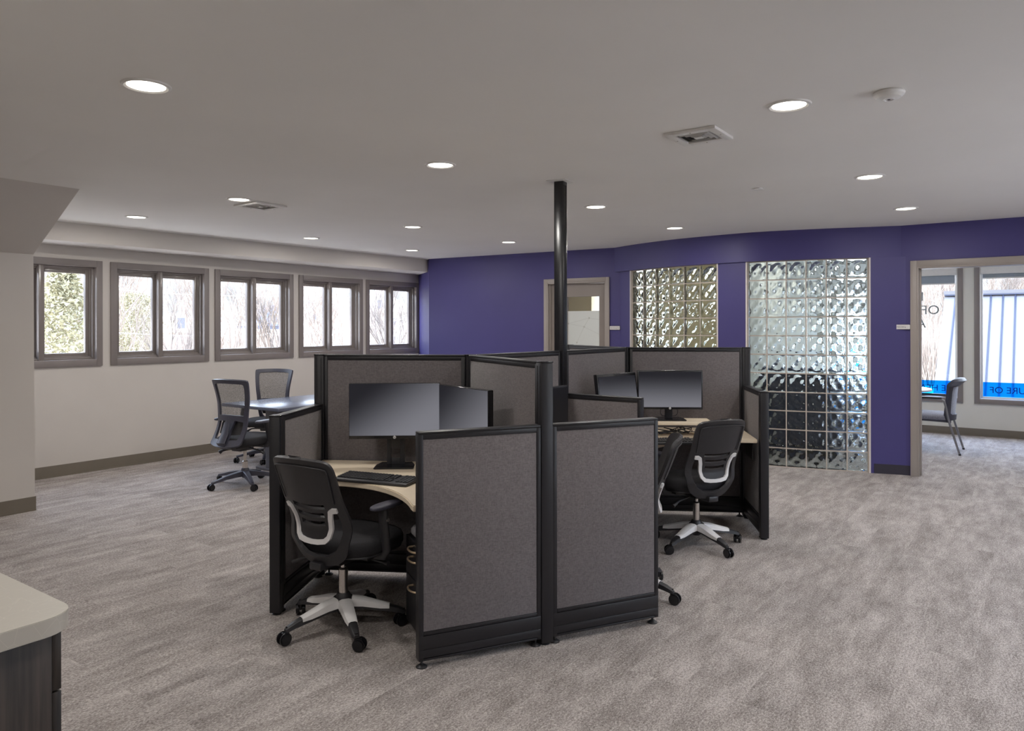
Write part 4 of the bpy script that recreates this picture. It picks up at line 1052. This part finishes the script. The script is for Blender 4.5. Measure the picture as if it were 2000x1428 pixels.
MB().box(-.46, .46, -.35, .37, 0, .06).build('plinth', M_BLK2, t)

# ------------------------------------------------------------------ outside
def ground_mat():
    m, n, b = node_mat('winter_grass')
    t = n.nodes.new('ShaderNodeTexCoord'); nz = n.nodes.new('ShaderNodeTexNoise'); nz.inputs['Scale'].default_value = .5; nz.inputs['Detail'].default_value = 8; nz.inputs['Roughness'].default_value = .7
    n.links.new(t.outputs['Object'], nz.inputs['Vector']); r = n.nodes.new('ShaderNodeValToRGB'); n.links.new(nz.outputs['Fac'], r.inputs[0])
    r.color_ramp.elements[0].position = .35; r.color_ramp.elements[0].color = srgb(176, 158, 140); r.color_ramp.elements[1].position = .65; r.color_ramp.elements[1].color = srgb(226, 216, 196)
    e = r.color_ramp.elements.new(.5); e.color = srgb(204, 190, 176)
    n.links.new(r.outputs[0], b.inputs['Base Color']); b.inputs['Roughness'].default_value = .95; return m
M_GRASS = ground_mat()
mb = MB(); b = mb.b; G = {}
def gz(x, y):
    d = math.hypot(x, y); az = x / max(y, 4.0); k = max(0, min(1, (-.19 - az) / .09)); k = k * k * (3 - 2 * k)
    hill = max(0, min(35, d - 15)) * .10 + max(0, d - 50) * .024
    z = -3.6 + k * hill + (1 - k) * max(0, d - 25) * .026; z = min(z, 2.4)
    return z + .12 * math.sin(x * .21) * math.cos(y * .17)
N_ = 60
N_ = 110
for i in range(N_ + 1):
    for j in range(N_ + 1): x = -220 + 440 * i / N_; y = -60 + 320 * j / N_; G[i, j] = b.verts.new((x, y, gz(x, y)))
for i in range(N_):
    for j in range(N_): b.faces.new((G[i, j], G[i + 1, j], G[i + 1, j + 1], G[i, j + 1]))
struct(mb.build('ground', M_GRASS))

M_BARK = mat('pale_bark', srgb(158, 145, 134), .9, var=.2, scale=3)
M_BARK2 = mat('grey_bark', srgb(124, 115, 108), .9, var=.2, scale=3)
def tree_mesh(seed, h, depth=5, spread=.55, m=None, thick=.016):
    rng = random.Random(seed); b = bmesh.new()
    def seg(p, q, r0, r1, n=4):
        d = (q - p).normalized(); x = d.orthogonal().normalized(); y = d.cross(x); A = []; B = []
        for k in range(n):
            a = 2 * math.pi * k / n; o = x * math.cos(a) + y * math.sin(a); A.append(b.verts.new(p + o * r0)); B.append(b.verts.new(q + o * r1))
        for k in range(n): b.faces.new((A[k], A[(k + 1) % n], B[(k + 1) % n], B[k]))
    def grow(p, d, L, r, lev):
        q = p + d * L; seg(p, q, r, r * .72)
        if lev == 0: return
        for k in range(rng.choice((2, 3, 3)) if lev < depth else 4):
            ax = Vector((rng.uniform(-1, 1), rng.uniform(-1, 1), rng.uniform(-.2, .5)))
            nd = (d + ax * spread + Vector((0, 0, .16))).normalized(); f = rng.uniform(.35, 1.0) if lev > 1 else 1
            grow(p + d * L * f if k else q, nd, L * rng.uniform(.6, .82), r * .62, lev - 1)
    grow(Vector((0, 0, 0)), Vector((rng.uniform(-.06, .06), rng.uniform(-.06, .06), 1)).normalized(), h * .30, h * thick, depth)
    me = bpy.data.meshes.new('bare_tree'); b.to_mesh(me); b.free(); me.materials.append(m or M_BARK); return me
TM = [tree_mesh(11, 9, 6, thick=.011), tree_mesh(23, 10, 6, .5, thick=.010), tree_mesh(37, 8, 6, .62, thick=.011), tree_mesh(5, 9, 6, .45, M_BARK2, thick=.010)]
def place_tree(k, px, Y, s, label, group):
    X = (px - 1000) / F_PX * Y; o = bpy.data.objects.new('bare_tree', TM[k]); C.objects.link(o)
    o.location = (X, Y, gz(X, Y) - .1); o.rotation_euler = (0, 0, random.uniform(0, 6.28)); o.scale = (s, s, s); tag(o, label, 'tree', group)
LTs = [(0, 100, 22, .9), (1, 205, 30, 1.0), (2, 300, 26, .75), (3, 345, 24, .85), (0, 405, 38, 1.05), (1, 455, 34, 1.1), (2, 500, 44, 1.1), (3, 545, 30, .95), (1, 600, 28, .9), (0, 645, 36, 1.1), (2, 690, 40, 1.2), (3, 735, 60, 1.5), (1, 790, 34, .85), (0, 250, 55, 1.5), (2, 560, 70, 1.8), (3, 420, 75, 1.8), (1, 660, 80, 1.9), (0, 140, 50, 1.5)]
LTs += [(k % 4, 60 + 37 * k + (k * 53) % 29, 26 + (k * 17) % 40, .8 + .1 * (k % 5)) for k in range(22)]
for k, px, Y, s in LTs: place_tree(k, px, Y, s * .78, 'bare winter tree outside the left windows', 'bare trees outside the left windows')
RTs = [(0, 1800, 60, 1.35), (1, 1815, 66, 1.45), (2, 1836, 62, 1.4), (3, 1856, 70, 1.6), (0, 1875, 74, 1.6), (1, 1905, 72, 1.4), (2, 1928, 78, 1.45), (3, 1950, 76, 1.4), (0, 1972, 80, 1.5), (1, 1995, 78, 1.5), (2, 1790, 80, 1.9), (3, 1825, 85, 1.9), (2, 1848, 90, 2.1), (1, 1770, 70, 1.6), (0, 1700, 60, 1.5), (3, 1640, 64, 1.5), (2, 1560, 70, 1.7)]
for k, px, Y, s in RTs: place_tree(k, px, Y, s, 'bare winter tree behind the white metal roof', 'bare trees behind the white metal roof')

def foliage(name, x, y, w, h, dens, m, label, cat, seed, shape='cone', group=None, size=.10):
    rng = random.Random(seed); b = bmesh.new()
    for k in range(dens):
        zz = rng.random() ** .8; rad = (1 - zz) * .9 + .12 if shape == 'cone' else math.sqrt(max(.02, 1 - (zz * 2 - 1) ** 2 * .9)); a = rng.uniform(0, 6.28); rr_ = math.sqrt(rng.random()) * rad * w / 2
        p = Vector((rr_ * math.cos(a), rr_ * math.sin(a), zz * h)); s = size * rng.uniform(.5, 1.3)
        d1 = Vector((rng.uniform(-1, 1), rng.uniform(-1, 1), rng.uniform(-1, 1))).normalized() * s; d2 = Vector((rng.uniform(-1, 1), rng.uniform(-1, 1), rng.uniform(-1, 1))).normalized() * s
        b.faces.new((b.verts.new(p), b.verts.new(p + d1), b.verts.new(p + d1 * .6 + d2)))
    me = bpy.data.meshes.new(name); b.to_mesh(me); b.free(); me.materials.append(m); o = bpy.data.objects.new(name, me); C.objects.link(o)
    o.location = (x, y, gz(x, y) - .1); tag(o, label, cat, group); return o
M_YG = mat('yellow_green_leaves', srgb(160, 154, 124), .8, var=.25, scale=2)
M_BRUSH = mat('dry_brush', srgb(158, 142, 132), .9, var=.25, scale=1)
def at(px, Y): return (px - 1000) / F_PX * Y
for (px, Y, w, h, lb) in ((125, 19, 4.6, 6.0, 'large yellow green evergreen outside the leftmost window'), (262, 40, 3, 4.0, 'yellow green tree beyond the left pane of the second window'), (352, 30, 3.0, 2.0, 'yellow green shrub beyond the right pane of the second window'), (440, 24, 2.6, 2.6, 'yellow green shrub beyond the third window')):
    foliage('evergreen_shrub', at(px, Y), Y, w, h, 11000, M_YG, lb, 'shrub', int(px), 'cone' if h > 4 else 'ball')
br_ = bmesh.new(); rng = random.Random(99)
for k in range(60000):
    px = rng.uniform(40, 860); Y = rng.uniform(17, 70) if k % 3 else rng.uniform(17, 34); x = at(px, Y); y = Y
    p = Vector((x, y, gz(x, y))); L = rng.uniform(.4, 1.7); d = Vector((rng.uniform(-.7, .7), rng.uniform(-.7, .7), rng.uniform(.2, 1))).normalized() * L; s = Vector((rng.uniform(-1, 1), rng.uniform(-1, 1), 0)).normalized() * .016
    br_.faces.new((br_.verts.new(p - s), br_.verts.new(p + s), br_.verts.new(p + d)))
me = bpy.data.meshes.new('brushwood'); br_.to_mesh(me); br_.free(); me.materials.append(M_BRUSH); o = bpy.data.objects.new('brushwood', me); C.objects.link(o)
tag(o, 'pale dry brush covering the slope outside the left windows', 'brush'); o['kind'] = 'stuff'
br_ = bmesh.new()
for k in range(26000):
    px = rng.uniform(1760, 2080); Y = rng.uniform(52, 82); x = at(px, Y); y = Y
    p = Vector((x, y, gz(x, y))); L = rng.uniform(1.5, 5.5); d = Vector((rng.uniform(-.25, .25), rng.uniform(-.25, .25), 1)).normalized() * L; s = Vector((rng.uniform(-1, 1), rng.uniform(-1, 1), 0)).normalized() * .025
    br_.faces.new((br_.verts.new(p - s), br_.verts.new(p + s), br_.verts.new(p + d)))
me = bpy.data.meshes.new('undergrowth'); br_.to_mesh(me); br_.free(); me.materials.append(M_BARK); o = bpy.data.objects.new('undergrowth', me); C.objects.link(o)
tag(o, 'thicket of pale bare saplings behind the white metal roof', 'undergrowth'); o['kind'] = 'stuff'

def house(px, Y, w, d, h, rh, ang, wallm, roofm, label, chimney=True, sink=0):
    x = at(px, Y); t = thing('house', label, 'house', (x, Y, gz(x, Y) - .3 - sink), math.radians(ang))
    MB().box(-w / 2, w / 2, 0, d, 0, h).build('wall', wallm, t, smooth=False)
    mb = MB(); b = mb.b; o_ = .4
    v = [b.verts.new(q) for q in ((-w / 2 - o_, -o_, h), (w / 2 + o_, -o_, h), (0, -o_, h + rh), (-w / 2 - o_, d + o_, h), (w / 2 + o_, d + o_, h), (0, d + o_, h + rh))]
    b.faces.new((v[0], v[1], v[2])); b.faces.new((v[5], v[4], v[3])); b.faces.new((v[0], v[2], v[5], v[3])); b.faces.new((v[2], v[1], v[4], v[5])); b.faces.new((v[0], v[3], v[4], v[1]))
    mb.build('roof', roofm, t, smooth=False)
    mb = MB(); b = mb.b; v = [b.verts.new(q) for q in ((-w / 2, -o_ - .03, h), (w / 2, -o_ - .03, h), (0, -o_ - .03, h + rh - .35))]; b.faces.new(v); mb.box(-w / 2, w / 2, -.05, 0, h - .05, h); mb.build('gable', wallm, t, smooth=False)
    for (wx, wz) in ((-w * .22, 1.2), (w * .22, 1.2), (-w * .22, h - 2.0), (w * .22, h - 2.0), (0, h + .3)):
        wn = MB().box(wx - .5, wx + .5, -.1 if wz < h else -o_ - .1, -.02 if wz < h else -o_ - .02, wz, wz + 1.4).build('window', M_WHITE, t, smooth=False)
        yy = -.14 if wz < h else -o_ - .14
        MB().box(wx - .38, wx + .38, yy, yy + .04, wz + .12, wz + 1.28).build('pane', MATS['house_glass'], wn, smooth=False)
    if chimney: MB().box(w * .1, w * .1 + .7, d * .4, d * .4 + .7, h, h + rh + 1.2).build('chimney', MATS['brick'], t, smooth=False)
    return t
mat('house_glass', srgb(110, 112, 122), .2, var=.05); mat('brick', srgb(206, 172, 160), .9, var=.1, scale=8)
M_RF = mat('pale_shingle', srgb(176, 164, 156), .9, var=.1, scale=6); M_RF2 = mat('dark_shingle', srgb(120, 112, 122), .9, var=.1, scale=6)
house(742, 95, 9, 10, 5.6, 3.0, 18, mat('white_siding', srgb(186, 180, 172), .8, var=.04), M_RF, 'white gabled house with a red chimney beyond the rightmost window', sink=0)
house(536, 105, 7, 9, 5.8, 3.0, 30, mat('blue_siding', srgb(120, 130, 156), .8, var=.04), M_RF2, 'blue house beyond the third window', sink=5)
house(352, 80, 5, 8, 4.4, 2.2, 34, mat('cream_siding', srgb(188, 178, 158), .8, var=.04), M_RF, 'cream house beyond the right pane of the second window', sink=3.8)
house(255, 90, 9, 8, 4.6, 2.4, 60, mat('tan_siding', srgb(180, 170, 166), .8, var=.04), M_RF2, 'tan house with dark roof beyond the left pane of the second window', sink=4)
house(612, 150, 10, 8, 4.8, 2.6, 45, mat('grey_siding', srgb(196, 196, 200), .8, var=.04), M_RF, 'pale grey house beyond the fourth window', sink=4)
# power lines
def wire(pa, pb, z0, z1, label):
    a = Vector((at(pa[0], pa[1]), pa[1], z0)); b2 = Vector((at(pb[0], pb[1]), pb[1], z1)); pts = [a.lerp(b2, k / 16) - Vector((0, 0, 1.2 * 4 * (k / 16) * (1 - k / 16))) for k in range(17)]
    tag(MB().tube(pts, .013, 6).build('overhead_wire', M_WHITE), label, 'wire')
wire((60, 26), (880, 60), 3.2, 6.2, 'upper white overhead wire outside the left windows')
wire((60, 26), (880, 60), 1.6, 3.4, 'lower white overhead wire outside the left windows')

# white standing seam roof beyond the far windows
t = thing('metal_roof', 'white standing seam metal roof slope outside the far windows', 'roof')
pitch = math.radians(42); ut, zt = 24.0, 0; 
# top edge height follows from the view over it: it stands below eye level by design of the building
topz = 2.44; R0 = Matrix.Rotation(RZ, 4, 'Z')
vL = 2.16 ; vR = -16; Ls = 9.0
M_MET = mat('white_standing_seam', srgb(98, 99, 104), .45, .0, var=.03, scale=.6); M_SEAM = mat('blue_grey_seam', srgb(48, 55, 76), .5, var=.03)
def slope_pt(u_back, v, up=0.0): # distance down the slope from the top edge
    return Vector((ut - u_back * math.cos(pitch) - up * math.sin(pitch), v, topz - u_back * math.sin(pitch) + up * math.cos(pitch)))
mb = MB(); b = mb.b
q = [slope_pt(0, vL), slope_pt(0, vR), slope_pt(Ls, vR), slope_pt(Ls, vL)]; q2_ = [p + Vector((.25, 0, -.25)) for p in q]
va_ = [b.verts.new(p) for p in q]; vb_ = [b.verts.new(p) for p in q2_]
b.faces.new(va_); b.faces.new(list(reversed(vb_)))
for i in range(4): b.faces.new((va_[i], va_[(i + 1) % 4], vb_[(i + 1) % 4], vb_[i]))
room(t); mb.build('panels', M_MET, t, smooth=False)
mb = MB(); v = vL - .27
while v > vR:
    a, c = slope_pt(0, v, .02), slope_pt(Ls, v, .02); mb.tube([a, c], .022, 4); v -= .275
mb.build('seams', M_SEAM, t, smooth=False)
mb = MB(); mb.box(ut - .10, ut + .3, vR, vL + .02, topz - .02, topz + .09); mb.build('ridge_cap', M_MET, t, smooth=False)
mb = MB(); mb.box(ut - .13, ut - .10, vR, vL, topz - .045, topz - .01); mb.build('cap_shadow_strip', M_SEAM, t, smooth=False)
MB().box(ut + .15, ut + 6, vR, vL, -4, topz - .1).build('wall', M_MET, t, smooth=False)
